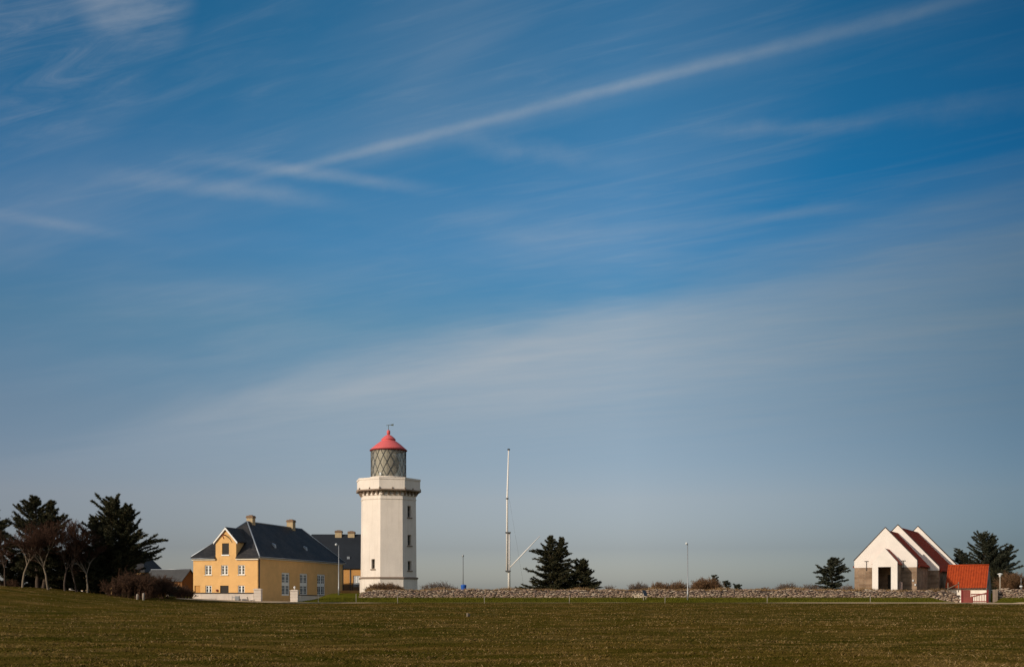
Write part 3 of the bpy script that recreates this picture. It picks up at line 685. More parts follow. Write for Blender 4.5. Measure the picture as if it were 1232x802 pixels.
# ------------------------------------------------------------------ dry stone walls
ICO = None
def ico():
    global ICO
    if ICO is None:
        import bmesh
        bm = bmesh.new(); bmesh.ops.create_icosphere(bm, subdivisions=2, radius=1); bm.verts.ensure_lookup_table()
        ICO = (np.array([v.co[:] for v in bm.verts]), np.array([[v.index for v in f.verts] for f in bm.faces])); bm.free()
    return ICO
def stone_wall(name, label, pts, skip, rows=6, pale=None):
    """pts: list of (x, y, ztop); dry stone wall of separate boulders round a rubble core"""
    pts = [Vector(p) for p in pts]
    t = thing(name, label, 'stone wall', (pts[len(pts)//2].x, pts[len(pts)//2].y, gz(pts[len(pts)//2].x, pts[len(pts)//2].y)))
    Vs, Fs, Vp, Fp = [], [], [], []; nv = 0; nvp = 0; iv, if_ = ico(); core = MB()
    for i in range(len(pts)-1):
        a, b = pts[i], pts[i+1]; d = Vector((b.x-a.x, b.y-a.y)); Ls = d.length; d /= Ls; n = Vector((d.y, -d.x))   # n faces the camera side
        za, zb_ = gz(a.x,a.y)-.3, gz(b.x,b.y)-.3
        P = lambda q, o_, z: (q.x+n.x*o_, q.y+n.y*o_, z)
        core.box8([P(a,.22,za),P(b,.22,zb_),P(b,-.3,zb_),P(a,-.3,za)], [P(a,.18,a.z-.12),P(b,.18,b.z-.12),P(b,-.25,b.z-.12),P(a,-.25,a.z-.12)])
        for r in range(rows):
            s = random.uniform(0, .3)
            while s < Ls:
                w = random.uniform(.22, .66) * (1.15 if r == 0 else 1); f_ = s/Ls; top = a.z*(1-f_)+b.z*f_
                q = a.lerp(b, f_); g = gz(q.x, q.y); top += .10*math.sin(q.x*.83)*math.sin(q.x*.19+1) + .05*math.sin(q.x*2.9)
                hrow = (top-g+.1)/rows
                if r == rows-1 and random.random() < .22: s += w; continue
                z = g - .05 + hrow*(r+.5) + random.uniform(-.04,.04)
                h = hrow*random.uniform(.8, 1.25)
                vtx = iv + rng.normal(0, .10, iv.shape); vtx = np.sign(vtx)*np.abs(vtx)**.72
                ang = math.atan2(d.y, d.x)+random.uniform(-.15,.15); c_, s_ = math.cos(ang), math.sin(ang)
                vx_ = vtx[:,0]*w*.53; vy_ = vtx[:,1]*random.uniform(.16,.26); vz_ = vtx[:,2]*h*.5
                tl = random.uniform(-.2,.2); vx_, vz_ = vx_*math.cos(tl)-vz_*math.sin(tl), vx_*math.sin(tl)+vz_*math.cos(tl)
                off = .2 - .03*r + random.uniform(-.05,.05)
                V = np.stack([q.x+n.x*off + vx_*c_-vy_*s_, q.y+n.y*off + vx_*s_+vy_*c_, z+vz_], 1)
                px_ = CX + q.x*F/q.y
                if pale and pale[0] < px_ < pale[1] and r < 5:
                    Vp.append(V); Fp.append(if_+nvp); nvp += len(V)
                else:
                    Vs.append(V); Fs.append(if_+nv); nv += len(V)
                s += w*random.uniform(.86, 1.0)
    core.build('rubble_core', M['coping'], t)
    np_mesh('boulder_facing', np.concatenate(Vs), np.concatenate(Fs), M['fieldstone'], t)
    if Vp: np_mesh('pale_boulders', np.concatenate(Vp), np.concatenate(Fp), M['palestone'], t)
    return t
WP = []
for px, Y, yt in ((434, 166.5, 712.5), (441, 165.6, 709.5), (460, 165.5, 708.5), (500, 165.4, 708.6), (560, 165.3, 707.6), (640, 165.2, 708), (720, 165.1, 708.3), (800, 165, 708), (880, 165, 708.2), (960, 164.9, 708), (1040, 164.8, 708.6), (1100, 164.7, 709), (1141, 164.6, 709.3), (1154, 164.4, 714)):
    WP.append((X(px,Y), Y, Z(yt,Y)-.16))
stone_wall('long_stone_wall', 'long dry stone wall running from the lighthouse foot to the red gate', WP, None, 8, (760, 777))
WP2 = [(X(px,164.5), 164.5, Z(yt,164.5)) for px, yt in ((1198.5, 708.5), (1215, 709), (1240, 709), (1290, 708.5))]
stone_wall('short_stone_wall', 'short dry stone wall right of the annex under the brown bush', WP2, None, 8)

# ------------------------------------------------------------------ white signal mast
MY = 172.0; sc1 = MY/F; mx = X(612, MY); zg_ = gz(mx, MY)
t = thing('signal_mast', 'tall white mast with slanting gaff behind the stone wall', 'mast', (mx, MY, zg_))
m = MB(); m.tube([(mx+.06,MY,zg_-.2), (mx+.05,MY,Z(640,MY))], [.20,.18], 14); m.build('lower_mast', M['mast'], t)
m = MB(); m.tube([(mx-.24,MY-.16,Z(688,MY)), (mx-.22,MY-.16,Z(600,MY)), (mx-.0,MY-.16,Z(541,MY))], [.16,.135,.09], 14); tm = m.build('topmast', M['mast'], t)
BASE[tm.name] = BASE[t.name]
m = MB(); m.lathe((mx,MY-.16), [(.10,Z(541.5,MY)),(.2,Z(541.3,MY)),(.2,Z(540,MY)),(.05,Z(539.6,MY))], 12); m.build('mast_cap', M['iron'], tm)
for y, w in ((640.3, .36), (686.5, .38)):
    m = MB(); m.box(WORLD, mx-.5, mx+.33, MY-.42, MY+.26, Z(y,MY)-.09, Z(y,MY)+.09); m.build('mast_band', M['pipe'], t)
m = MB(); zz_ = Z(599.5, MY); m.lathe((mx-.22,MY-.16), [(.17,zz_-.1),(.2,zz_-.1),(.2,zz_+.1),(.15,zz_+.1)], 12); m.build('mast_band', M['pipe'], tm)
g0, g1 = Vector((mx+.22,MY-.1,Z(682,MY))), Vector((X(649.5,MY),MY-.1,Z(644.5,MY)))
m = MB(); m.tube([g0, g0.lerp(g1,.5), g1], [.075,.085,.05], 10); m.build('gaff', M['mast'], t)
m = MB(); m.tube([(mx+.1,MY,Z(600,MY)), (mx+2.4,MY,zg_)], .008, 4); m.build('stay_line', M['pipe'], t)

# ------------------------------------------------------------------ lamps, poles, bin, board, posts
def street_lamp(px, Y, ytop, label, arm):
    x = X(px, Y); g = gz(x, Y); zt = Z(ytop, Y)
    t = thing('street_lamp', label, 'street lamp', (x, Y, g), 'tall slim street lamps')
    m = MB(); m.tube([(x,Y,g-.1), (x,Y,g+1.1), (x,Y,g+1.15), (x,Y,zt-.05)], [.10,.10,.075,.055], 10); m.build('pole', M['steel'], t)
    m = MB(); m.tube([(x,Y,zt-.08), (x-arm*.5,Y-.05,zt+.02), (x-arm,Y-.1,zt)], [.05,.045,.04], 8); m.build('arm', M['pipe'], t)
    h = MB(); h.lathe((x-arm,Y-.1), [(.04,zt+.15),(.12,zt+.12),(.18,zt),(.17,zt-.1),(.09,zt-.19),(.02,zt-.2)][::-1], 14); h.build('lamp_head', M['lampwhite'], t)
street_lamp(407.5, 167.5, 654.5, 'slim street lamp in front of the yellow house wall', .35)
street_lamp(827.3, 160.5, 653.2, 'slim street lamp alone on the green verge mid wall', .16)
x, Y = X(557.2, 171), 171.0; g = gz(x, Y)
t = thing('thin_pole', 'thin dark pole with small head above the blue bin', 'pole', (x, Y, g))
m = MB(); m.tube([(x,Y,g-.1),(x,Y,Z(668.5,Y))], [.06,.045], 8); m.build('pole', M['pipe'], t)
m = MB(); zt = Z(668,Y); m.lathe((x-.02,Y), [(.02,zt-.2),(.13,zt-.15),(.16,zt),(.1,zt+.12),(.02,zt+.16)], 10); m.build('pole_head', M['steel'], t)
x, Y = X(557.8, 168.8), 168.8; g = gz(x, Y); zt = Z(702.6, Y)
t = thing('blue_bin', 'blue round litter bin showing over the stone wall', 'bin', (x, Y, g))
m = MB(); m.lathe((x,Y), [(.33,g-.05),(.34,g+.1),(.40,zt-.25),(.42,zt-.2),(.42,zt-.15)], 20); m.build('bin_body', M['bluebin'], t)
m = MB(); m.lathe((x,Y), [(.42,zt-.148),(.40,zt-.08),(.2,zt-.01),(.02,zt)], 20); m.build('lid', M['bluebin'], t)
# information board
x, Y = X(776.5, 160.8), 160.8; g = gz(x, Y)
t = thing('information_board', 'small dark information board on two pale legs before the stone wall', 'sign', (x, Y, g))
IF = Fr(x, Y, 62)
for b in (-.45, .45):
    m = MB(); m.box(IF, b-.04, b+.04, .06, .13, g-.1, g+.95); m.build('leg', M['post'], t)
m = MB(); m.box8([IF(-.6,-.12,g+.55),IF(.6,-.12,g+.55),IF(.6,-.06,g+.55),IF(-.6,-.06,g+.55)], [IF(-.6,.22,g+1.35),IF(.6,.22,g+1.35),IF(.6,.28,g+1.35),IF(-.6,.28,g+1.35)]); pb = m.build('panel', M['signdark'], t)
# fence posts beside the road
FP = [(383,'before the finial pillar',1.15), (428.5,'below the low yellow wall',1.25), (478.5,'below the lighthouse',1.05), (583,'left of the white mast',1.0), (685,'below the central spruces',1.0), (800,'left of the mid street lamp',.9), (923,'amid the long stone wall',.95), (1047,'below the church front',.95)]
pp = None
for px, where, h in FP:
    Y = 151.0; x = X(px, Y); g = gz(x, Y)
    if pp is None:
        m = MB(); m.tube([(x,Y,g-.2),(x,Y,g+1.0)], [.038,.034], 7); pp = m.build('fence_post', M['post'], None, (x,Y,g)); o = pp
    else:
        o = pp.copy(); COL.objects.link(o); o.location = (x, Y, g)
    o.scale = (1, 1, h); o.rotation_euler = (random.uniform(-.04,.04), random.uniform(-.05,.05), random.uniform(0,6))
    tag(o, 'thin pale fence post at the road edge ' + where, 'fence post', 'fence posts along the road')
x, Y = X(562.5, 80), 80.0; g = gz(x, Y)
t = thing('field_stake', 'short squat wooden stake standing alone in the open field', 'stake', (x,Y,g))
m = MB(); m.tube([(x,Y,g-.1),(x+.01,Y,g+.24),(x+.015,Y,g+.27)], [.085,.085,.06], 8); m.build('stake', M['postdk'], t)
m = MB(); m.tube([(x+.12,Y+.05,g-.1),(x+.13,Y+.05,g+.2)], .05, 6); m.build('brace', M['postdk'], t)
for px, yb, yt_, lab in ((165.3, 725.5, 717, 'shorter pale timber post by the brown bush'), (172.6, 724, 713, 'taller pale timber post by the brown bush')):
    Y = 126.; x = X(px, Y); g = gz(x, Y); hgt = max(.6, Z(yt_, Y)-g)
    m = MB(); m.tube([(x,Y,g-.2),(x,Y,g+hgt-.06),(x,Y,g+hgt)], [.13,.12,.08], 8); o = m.build('timber_post', M['post'], None, (x,Y,g)); tag(o, lab, 'post', 'pale timber posts by the bush')

# ------------------------------------------------------------------ church
CW = 8.84; ca = -29.0
CF = Fr(58.44 - CW*math.cos(R(29)), 168 + CW*math.sin(R(29)), ca); cc = CW/2
church = thing('church', 'white gabled church with dark red roofs and a stone base', 'church', CF(cc, 0, 2.2))
zst, zge, zga = 6.05, 7.05, 11.85
def gable_prism(m, pts, b0, b1): 
    m.prism([CF(a,b0,z) for a,z in pts][::1], [CF(a,b1,z) for a,z in pts])
def tiled_slope(fr, a_lo, a_hi, z_lo, z_hi, b0, b1, wave=.3, amp=.06, along='b'):
    """pantiled slope: ridges run down the slope"""
    n = max(2, int((b1-b0)/wave*6)); bs = np.linspace(b0, b1, n+1); V = []; Q = []
    for j, (a, z) in enumerate(((a_lo, z_lo), (a_hi, z_hi))):
        for b in bs:
            zz = z + amp*math.sin(2*math.pi*(b-b0)/wave)
            V.append(fr(a, b, zz) if along == 'b' else fr(b, a, zz))
    for i in range(n): Q.append((i, i+1, n+1+i+1, n+1+i))
    return V, Q
def roof_pair(a0, a1, ac, ze_, za_, b0, b1, name='roof', mat='redtile'):
    m = MB()
    V, Q = tiled_slope(CF, a1, ac, ze_, za_, b0, b1); m.raw(V, Q)
    V, Q = tiled_slope(CF, a0, ac, ze_, za_, b0, b1); m.raw(V, [q[::-1] for q in Q])
    m.quad(CF(a0,b0,ze_-.14), CF(a1,b0,ze_-.14), CF(ac,b0,za_-.14)); m.quad(CF(a1,b1,ze_-.14), CF(a0,b1,ze_-.14), CF(ac,b1,za_-.14))
    m.quad(CF(a0,b0,ze_-.15), CF(a0,b1,ze_-.15), CF(a1,b1,ze_-.15), CF(a1,b0,ze_-.15))
    m.tube([CF(ac,b0,za_+.02), CF(ac,b1,za_+.02)], .12, 8)
    return m.build(name, M[mat], church)
# front block
m = MB(); m.panel(CF, (0,0), (CW,0), 1.2, zst, [(4.75,5.6,2.2,5.0)], .25); m.panel(CF, (CW,0), (CW,9.7), 1.2, zst+.6); m.panel(CF, (0,9.7), (0,0), 1.2, zst+.6); m.build('front_stone_wall', M['ashlar'], church)
m = MB(); gable_prism(m, [(-.03,zst+.002),(CW+.03,zst+.002),(CW+.03,zge),(cc,zga),(-.03,zge)], -.03, .42); m.build('front_gable', M['churchwhite'], church)
def rake(a0, a1, ac, z0, za_, b0, b1):
    m = MB()
    for s in (a0, a1):
        e_ = .09 if s > ac else -.09
        lo = [CF(s+e_,b0,z0+.004), CF(ac,b0,za_+.004), CF(ac,b1,za_+.004), CF(s+e_,b1,z0+.004)]; hi3 = [(p[0],p[1],p[2]+.11) for p in lo]
        if s > ac: lo, hi3 = lo[::-1], hi3[::-1]
        m.box8(lo[::-1], hi3[::-1])
    return m.build('gable_coping', M['coping'], church)
rake(-.03, CW+.03, cc, zge, zga, -.10, .44)
roof_pair(-.35, CW+.35, cc, zge-.85, zga-.42, .42, 9.4)
solid_panel(church, CF, (0,0), (CW,0), 4.75, 5.6, 2.2, 5.0, .12, .2, M['dark'], 'door')
# nave
n0, n1 = -1.57, CW+1.57; nze, nza = 6.0, 12.76
m = MB(); m.panel(CF, (n0,9.4), (0,9.4), 1.2, nze); m.panel(CF, (CW,9.4), (n1,9.4), 1.2, nze); m.panel(CF, (n1,9.4), (n1,26.9), 1.2, nze); m.panel(CF, (n1,26.9), (n0,26.9), 1.2, nze); m.panel(CF, (n0,26.9), (n0,9.4), 1.2, nze)
m.build('nave_stone_wall', M['ashlar'], church)
m = MB(); gable_prism(m, [(n0-.03,nze-.25),(n1+.03,nze-.25),(n1+.03,nze+.3),(cc,nza),(n0-.03,nze+.3)], 9.37, 9.85); m.build('nave_gable', M['churchwhite'], church)
rake(n0-.03, n1+.03, cc, nze+.3, nza, 9.3, 9.87)
roof_pair(n0-.35, n1+.35, cc, nze-.35, nza-.4, 9.85, 26.5)
m = MB(); gable_prism(m, [(n0-.4,nze+.15),(n1+.4,nze+.15),(n1+.4,nze+.6),(cc,13.45),(n0-.4,nze+.6)], 26.5, 27.0); m.build('rear_gable', M['churchwhite'], church)
rake(n0-.4, n1+.4, cc, nze+.6, 13.45, 26.44, 27.05)
# porch
pc, ph = 5.0, 1.75; pd = -3.3; pze, pza = 6.72, 8.77; po0, po1, poz = pc-.93, pc+.87, 6.05
porch = MB()
porch.prism([CF(a,pd,z) for a,z in ((pc-ph,1.2),(po0,1.2),(po0,poz),(po1,poz),(po1,1.2),(pc+ph,1.2),(pc+ph,pze),(pc,pza),(pc-ph,pze))], [CF(a,pd+.35,z) for a,z in ((pc-ph,1.2),(po0,1.2),(po0,poz),(po1,poz),(po1,1.2),(pc+ph,1.2),(pc+ph,pze),(pc,pza),(pc-ph,pze))])
po = porch.build('porch', M['churchwhite'], church); BASE[po.name] = BASE[church.name]
m = MB(); m.box(CF, pc-ph+.01, pc-ph+.35, pd+.352, -.04, 1.2, pze-.25); m.box(CF, pc+ph-.35, pc+ph-.01, pd+.352, -.04, 1.2, pze-.25); m.box(CF, pc-ph+.352, pc+ph-.352, pd+.352, -.04, 1.2, 2.3)
m.build('side_wall', M['ashlar'], po)
m = MB(); prr = .12
for s in (-1, 1):
    lo = [CF(pc+s*(ph+prr),pd+.352,pze-prr*1.17), CF(pc,pd+.352,pza), CF(pc,-.04,pza), CF(pc+s*(ph+prr),-.04,pze-prr*1.17)]
    lo = [(p[0],p[1],p[2]-.22) for p in lo]; hi3 = [(p[0],p[1],p[2]+.14) for p in lo]
    if s > 0: lo, hi3 = lo[::-1], hi3[::-1]
    m.box8(lo[::-1], hi3[::-1])
m.build('porch_roof', M['redtile'], po)
for a in (1.75, 7.0):
    m = MB(); m.tube([CF(a,-.10,5.6), CF(a,-.10,7.0)], .045, 6); m.tube([CF(a-.28,-.12,7.0), CF(a+.28,-.12,7.0)], .045, 6); m.build('wall_bracket', M['pipe'], church)
for a, z in ((8.35, 4.1), (8.65, 3.5)):
    m = MB(); m.box(CF, a-.1, a+.1, -.2, -.004, z-.12, z+.14); m.build('wall_lamp', M['lampwhite'], church)
m = MB(); m.tube([CF(-.12,.3,zge-.7), CF(-.12,9.2,zge-.7)], .09, 6); m.build('gutter', M['pipe'], church)
a = 6.9; m = MB(); GF = CF
m.prism([GF(a-.3,-2.3,2.0),GF(a+.32,-2.3,2.0),GF(a+.32,-2.3,3.85),GF(a+.1,-2.3,3.95),GF(a-.3,-2.3,3.9)], [GF(a-.3,-2.1,2.0),GF(a+.32,-2.1,2.0),GF(a+.32,-2.1,3.85),GF(a+.1,-2.1,3.95),GF(a-.3,-2.1,3.9)])
o = m.build('memorial_stone', M['pinkstone'], None, GF(a,-2.2,2.3)); tag(o, 'upright pink memorial slab beside the church porch', 'memorial')

# annex with orange tiled roof
A0, A1 = CW+2.6, CW+8.24; T0, T1 = 9.5, 14.5; tc_ = (T0+T1)/2; aze, aza, azb = 3.32, 6.42, .85
annex = thing('church_annex', 'small white annex with bright orange pantile roof beside the church', 'annex', CF((A0+A1)/2, T0, azb))
m = MB(); m.panel(CF, (A0,T0), (A1,T0), .4, aze); m.panel(CF, (A1,T1), (A0,T1), .4, aze); m.panel(CF, (A0,T1), (A0,T0), .4, aze)
m.quad(CF(A0,T1,aze), CF(A0,T0,aze), CF(A0,tc_,aza)); m.build('wall', M['white'], annex)
m = MB(); m.panel(CF, (A1,T0), (A1,T1), .4, aze, [(.5,1.3,azb,2.9)], .12); m.quad(CF(A1,T0,aze), CF(A1,T1,aze), CF(A1,tc_,aza)); m.build('gable_wall', mottled('shade_darkened_gable', (.30,.30,.285), .15, .8, .9, .1), annex)  # white gable wall, its shaded side put into a darker grey colour
m = MB(); sl = (aza-aze)/(tc_-T0); ov = .3
V, Q = tiled_slope(CF, T0-ov, tc_, aze-ov*sl+.12, aza+.12, A0-.1, A1+.06, .36, .075, 'a'); m.raw(V, Q)
V, Q = tiled_slope(CF, T1+ov, tc_, aze-ov*sl+.12, aza+.12, A0-.1, A1+.06, .36, .075, 'a'); m.raw(V, [q[::-1] for q in Q])
m.tube([CF(A0-.1,tc_,aza+.12), CF(A1+.08,tc_,aza+.12)], .13, 8); m.build('roof', M['orangetile'], annex)
m = MB()
for s, t_ in ((-1, T0-ov), (1, T1+ov)):
    lo = [CF(A1+.002,t_,aze-ov*sl-.06), CF(A1+.002,tc_,aza-.06), CF(A1+.075,tc_,aza-.06), CF(A1+.075,t_,aze-ov*sl-.06)]; hi3 = [(p[0],p[1],p[2]+.13) for p in lo]
    if s > 0: lo, hi3 = lo[::-1], hi3[::-1]
    m.box8(lo, hi3)
m.build('verge_board', M['zinc'], annex)
m = MB(); m.tube([CF(A0,T0-ov-.05,aze-ov*sl+.02), CF(A1,T0-ov-.05,aze-ov*sl+.02)], .08, 8); m.build('gutter', M['coping'], annex)
solid_panel(annex, CF, (A1,T0), (A1,T1), .5, 1.3, azb, 2.9, .04, .1, M['darkred'], 'door')
m = MB(); m.box(CF, A1+.004, A1+.03, tc_-.25, tc_+.2, 3.5, 4.3); m.build('gable_vent', M['greendoor'], annex)

# red gate in the wall opening
GY = 163.6; gx0, gx1 = X(1158.3, GY), X(1187.3, GY); gzb = gz((gx0+gx1)/2, GY)
t = thing('red_gate', 'red timber gate with barred leaf and diagonal brace before the annex', 'gate', ((gx0+gx1)/2, GY, gzb))
xm = X(1167.6, GY); zt = Z(709.3, GY)
m = MB()
n = 6
for k in range(n):
    a = gx0 + (xm-gx0)*k/n; m.box(WORLD, a+.006, a+(xm-gx0)/n-.006, GY-.03, GY+.03, gzb+.06, zt)
m.box(WORLD, gx0, xm, GY+.031, GY+.08, gzb+.3, gzb+.45); m.box(WORLD, gx0, xm, GY+.031, GY+.08, zt-.35, zt-.2)
m.box(WORLD, gx0+.02, xm+.25, GY-.16, GY-.06, gzb+.05, gzb+.85)
m.build('boarded_leaf', M['gatered'], t)
m = MB(); zt2 = Z(713.6, GY)
for k in range(10):
    a = xm + .12 + (gx1-xm-.2)*k/9; m.box(WORLD, a-.03, a+.03, GY-.025, GY+.025, gzb+.1, zt2)
for z0, z1 in ((gzb+.15, gzb+.28), (zt2-.14, zt2), ): m.box(WORLD, xm+.04, gx1, GY-.07, GY-.03, z0, z1)
q = [(xm+.1, gzb+.75), (gx1-.05, zt2+.02)]
m.prism([(q[0][0],GY-.12,q[0][1]), (q[1][0],GY-.12,q[1][1]), (q[1][0],GY-.12,q[1][1]+.16), (q[0][0],GY-.12,q[0][1]+.16)], [(q[0][0],GY-.075,q[0][1]), (q[1][0],GY-.075,q[1][1]), (q[1][0],GY-.075,q[1][1]+.16), (q[0][0],GY-.075,q[0][1]+.16)])
m.build('barred_leaf', M['gatered'], t)
for a in (gx0-.12, gx1+.1):
    m = MB(); m.box(WORLD, a-.09, a+.09, GY-.09, GY+.09, gzb-.2, zt+.05); m.build('gate_post', M['darkred'], t)
x = X(1197.2, 163.8); g = gz(x+1, 163.8)
m = MB(); m.box(WORLD, x-.18, x+.22, 163.4, 164.2, .5, Z(708.8,163.8)); o = m.build('wall_end_post', M['brownstone'], None, (x,163.8,.9)); tag(o, 'brown squared stone post ending the short stone wall', 'stone post')
# two thin posts on the wall near the church side, handrail
x, Y = X(1140.5, 167.5), 167.5
t = thing('handrail', 'pale timber handrail at the steps beside the church wall', 'handrail', (x, Y, 2.2))
for px, yt_ in ((1140.5, 700.5), (1153.2, 699.5)):
    xx_ = X(px, Y); m = MB(); m.tube([(xx_,Y,Z(712,Y)),(xx_,Y,Z(yt_,Y))], .07, 7); m.build('post', M['postdk'], t)
m = MB(); m.tube([(X(1141,Y),Y-.08,Z(707.5,Y)),(X(1153,Y),Y-.08,Z(702,Y))], .06, 7); m.build('rail', M['postdk'], t)
# garden lamp right of the annex
x, Y = X(1203.2, 167.5), 167.5; g = gz(x, Y); zt = Z(690, Y)
t = thing('path_lamp', 'short path lamp with wide white cap in front of the big conifer', 'lamp', (x,Y,g))
m = MB(); m.tube([(x,Y,g-.1),(x,Y,zt-.5)], [.09,.075], 10); m.build('pole', M['post'], t)
m = MB(); m.lathe((x,Y), [(.08,zt-.55),(.16,zt-.3),(.22,zt-.08),(.05,zt-.06)], 14); m.build('lamp_glass', M['lampwhite'], t)
m = MB(); m.lathe((x,Y), [(.36,zt-.06),(.34,zt+.02),(.08,zt+.1),(.02,zt+.11)], 16); m.build('lamp_cap', M['sidefr'], t)
x, Y = X(1228.5, 169), 169.0; g = gz(x, Y); zt = Z(705, Y)
t = thing('low_lamp', 'low white lantern on a post at the far right behind the wall', 'lamp', (x,Y,g))
m = MB(); m.tube([(x,Y,g-.1),(x,Y,zt-.1)], .05, 8); m.tube([(x,Y+.01,zt-.1),(x,Y+.01,zt+1.3)], .03, 6); m.build('pole', M['steel'], t)
m = MB(); m.lathe((x,Y), [(.1,zt-.14),(.22,zt-.1),(.22,zt+.1),(.1,zt+.14)], 12); m.build('lamp_head', M['lampwhite'], t)

# ------------------------------------------------------------------ sheds at the left
SF = Fr(X(219, 185) - 7.2*math.cos(R(20)), 185 + 7.2*math.sin(R(20)), -20); sw, sd = 7.2, 3.9
shed = thing('grey_roofed_shed', 'small dark ochre shed with grey roof left of the yellow house', 'shed', SF(sw/2, 0, 1.2))
m = MB(); sze, sza = 4.45, 6.05
m.panel(SF, (0,0), (sw,0), .5, sze); m.panel(SF, (sw,0), (sw,sd), .5, sze); m.panel(SF, (sw,sd), (0,sd), .5, sze); m.panel(SF, (0,sd), (0,0), .5, sze)
m.quad(SF(sw,0,sze), SF(sw,sd,sze), SF(sw,sd/2,sza)); m.quad(SF(0,sd,sze), SF(0,0,sze), SF(0,sd/2,sza)); m.build('wall', mottled('dark_ochre_boards', (.20, .095, .04), .2, 1., .9, .1), shed)
m = MB(); sl = (sza-sze)/(sd/2); e_ = .3
for s in (0, 1):
    b_e = -e_ if s == 0 else sd+e_
    lo = [SF(-.2,b_e,sze-e_*sl+.01), SF(sw+.25,b_e,sze-e_*sl+.01), SF(sw+.25,sd/2,sza+.01), SF(-.2,sd/2,sza+.01)]; hi3 = [(p[0],p[1],p[2]+.13) for p in lo]
    if s: lo, hi3 = lo[::-1], hi3[::-1]
    m.box8(lo, hi3)
m.build('roof', mottled('grey_roof_sheet', (.065, .063, .062), .2, 1., .7, .3), shed)
m = MB(); m.tube([SF(-.2,sd/2,sza+.15), SF(sw+.25,sd/2,sza+.15)], .07, 6); m.build('ridge_cap', M['zinc'], shed)
gx_ = X(203.5, 176); t = thing('green_cabin', 'dark green cabin with pale corner post behind the brown bush', 'cabin', (gx_+.6,176,1.2))
m = MB(); m.box(WORLD, gx_, gx_+1.25, 176, 177.3, .8, 3.2); m.build('wall', M['greendoor'], t)
m = MB(); m.box(WORLD, gx_-.1, gx_+1.35, 175.9, 177.4, 3.203, 3.32); m.build('roof', M['pipe'], t)
m = MB(); m.box(WORLD, gx_-.5, gx_-.04, 176, 176.3, .8, 3.2); m.build('corner_post', M['oldwhite'], t)
# house behind the trees
TF = Fr(X(92, 206), 206, -8)
far = thing('hidden_yellow_house', 'yellow house with dark slate roof mostly hidden behind the left conifers', 'house', TF(7, 0, 1.5))
fw, fd = 12.6, 8.0
m = MB(); m.panel(TF, (0,0), (fw,0), .6, 6.2, [(1.2,2.3,3,5),(4,5.1,3,5)], .15); m.panel(TF, (fw,0), (fw,fd), .6, 6.2); m.panel(TF, (fw,fd), (0,fd), .6, 6.2); m.panel(TF, (0,fd), (0,0), .6, 6.2); m.build('wall', M['yellow'], far)
for h in ((1.2,2.3,3,5),(4,5.1,3,5)): window(far, TF, (0,0), (fw,0), *h, .15, 4, 3, M['frame'], M['glass'], .1, .05, .14)
rm, hi, A, B = hip_roof(TF, -.3, fw+.3, -.3, fd+.3, 6.2, (4, fd/2), (fw-2.2, fd/2), 10.2)
rm.quad(hi[0], hi[1], B, A); rm.quad(hi[1], hi[2], B); rm.quad(hi[2], hi[3], A, B); rm.quad(hi[3], hi[0], A); rm.build('roof', M['slate'], far)
m = MB(); pts_ = [(X(px,156), 156, Z(y,156)) for px, y in ((56,703.5),(80,707),(110,712),(152,715.5))]
for a, b in zip(pts_[:-1], pts_[1:]):
    m.box8([(a[0],156,gz(a[0],156)-.5),(b[0],156,gz(b[0],156)-.5),(b[0],156.3,gz(b[0],156)-.5),(a[0],156.3,gz(a[0],156)-.5)], [(a[0],156,a[2]),(b[0],156,b[2]),(b[0],156.3,b[2]),(a[0],156.3,a[2])])
o = m.build('white_garden_wall', M['oldwhite'], None, (pts_[1][0],156,1.8)); tag(o, 'low white garden wall glimpsed between the left tree trunks', 'wall')

# ------------------------------------------------------------------ plants
def seg_mesh(name, P0, P1, r0, r1, mat, parent, sides=3):
    P0, P1 = np.asarray(P0, float), np.asarray(P1, float); n = len(P0)
    d = P1-P0; d /= np.linalg.norm(d, axis=1, keepdims=True)+1e-9
    ref = np.where(np.abs(d[:,2:3]) < .9, np.array([[0,0,1.]]), np.array([[1.,0,0]]))
    u = np.cross(d, ref); u /= np.linalg.norm(u, axis=1, keepdims=True); w = np.cross(d, u)
    V = np.empty((n, 2*sides, 3))
    for k in range(sides):
        a = 2*np.pi*k/sides; o_ = u*np.cos(a)+w*np.sin(a)
        V[:,k] = P0+o_*np.asarray(r0)[:,None]; V[:,sides+k] = P1+o_*np.asarray(r1)[:,None]
    fc = [[k, (k+1)%sides, sides+(k+1)%sides, sides+k] for k in range(sides)]
    Q = (np.arange(n)[:,None,None]*2*sides + np.array(fc)[None]).reshape(-1,4)
    return np_mesh(name, V.reshape(-1,3), Q, mat, parent)
def needles(ts, td, tl, per, ln, wd, spread):
    """ts, td, tl: twig start, direction, length -> triangle cards"""
    n = len(ts); k = per; tot = n*k
    s = np.repeat(ts, k, 0); d = np.repeat(td, k, 0); l = np.repeat(tl, k)
    pos = s + d*(l*rng.random(tot))[:,None] + rng.normal(0, .03, (tot,3))
    nd_ = d + rng.normal(0, spread, (tot,3)); nd_ /= np.linalg.norm(nd_, axis=1, keepdims=True)
    sd_ = np.cross(nd_, rng.normal(0,1,(tot,3))); sd_ /= np.linalg.norm(sd_, axis=1, keepdims=True)+1e-9
    L_ = ln*rng.uniform(.6,1.3,tot)[:,None]; w_ = wd*rng.uniform(.6,1.3,tot)[:,None]
    V = np.stack([pos-sd_*w_/2, pos+sd_*w_/2, pos+nd_*L_], 1)
    return V.reshape(-1,3), np.arange(3*tot).reshape(tot,3)
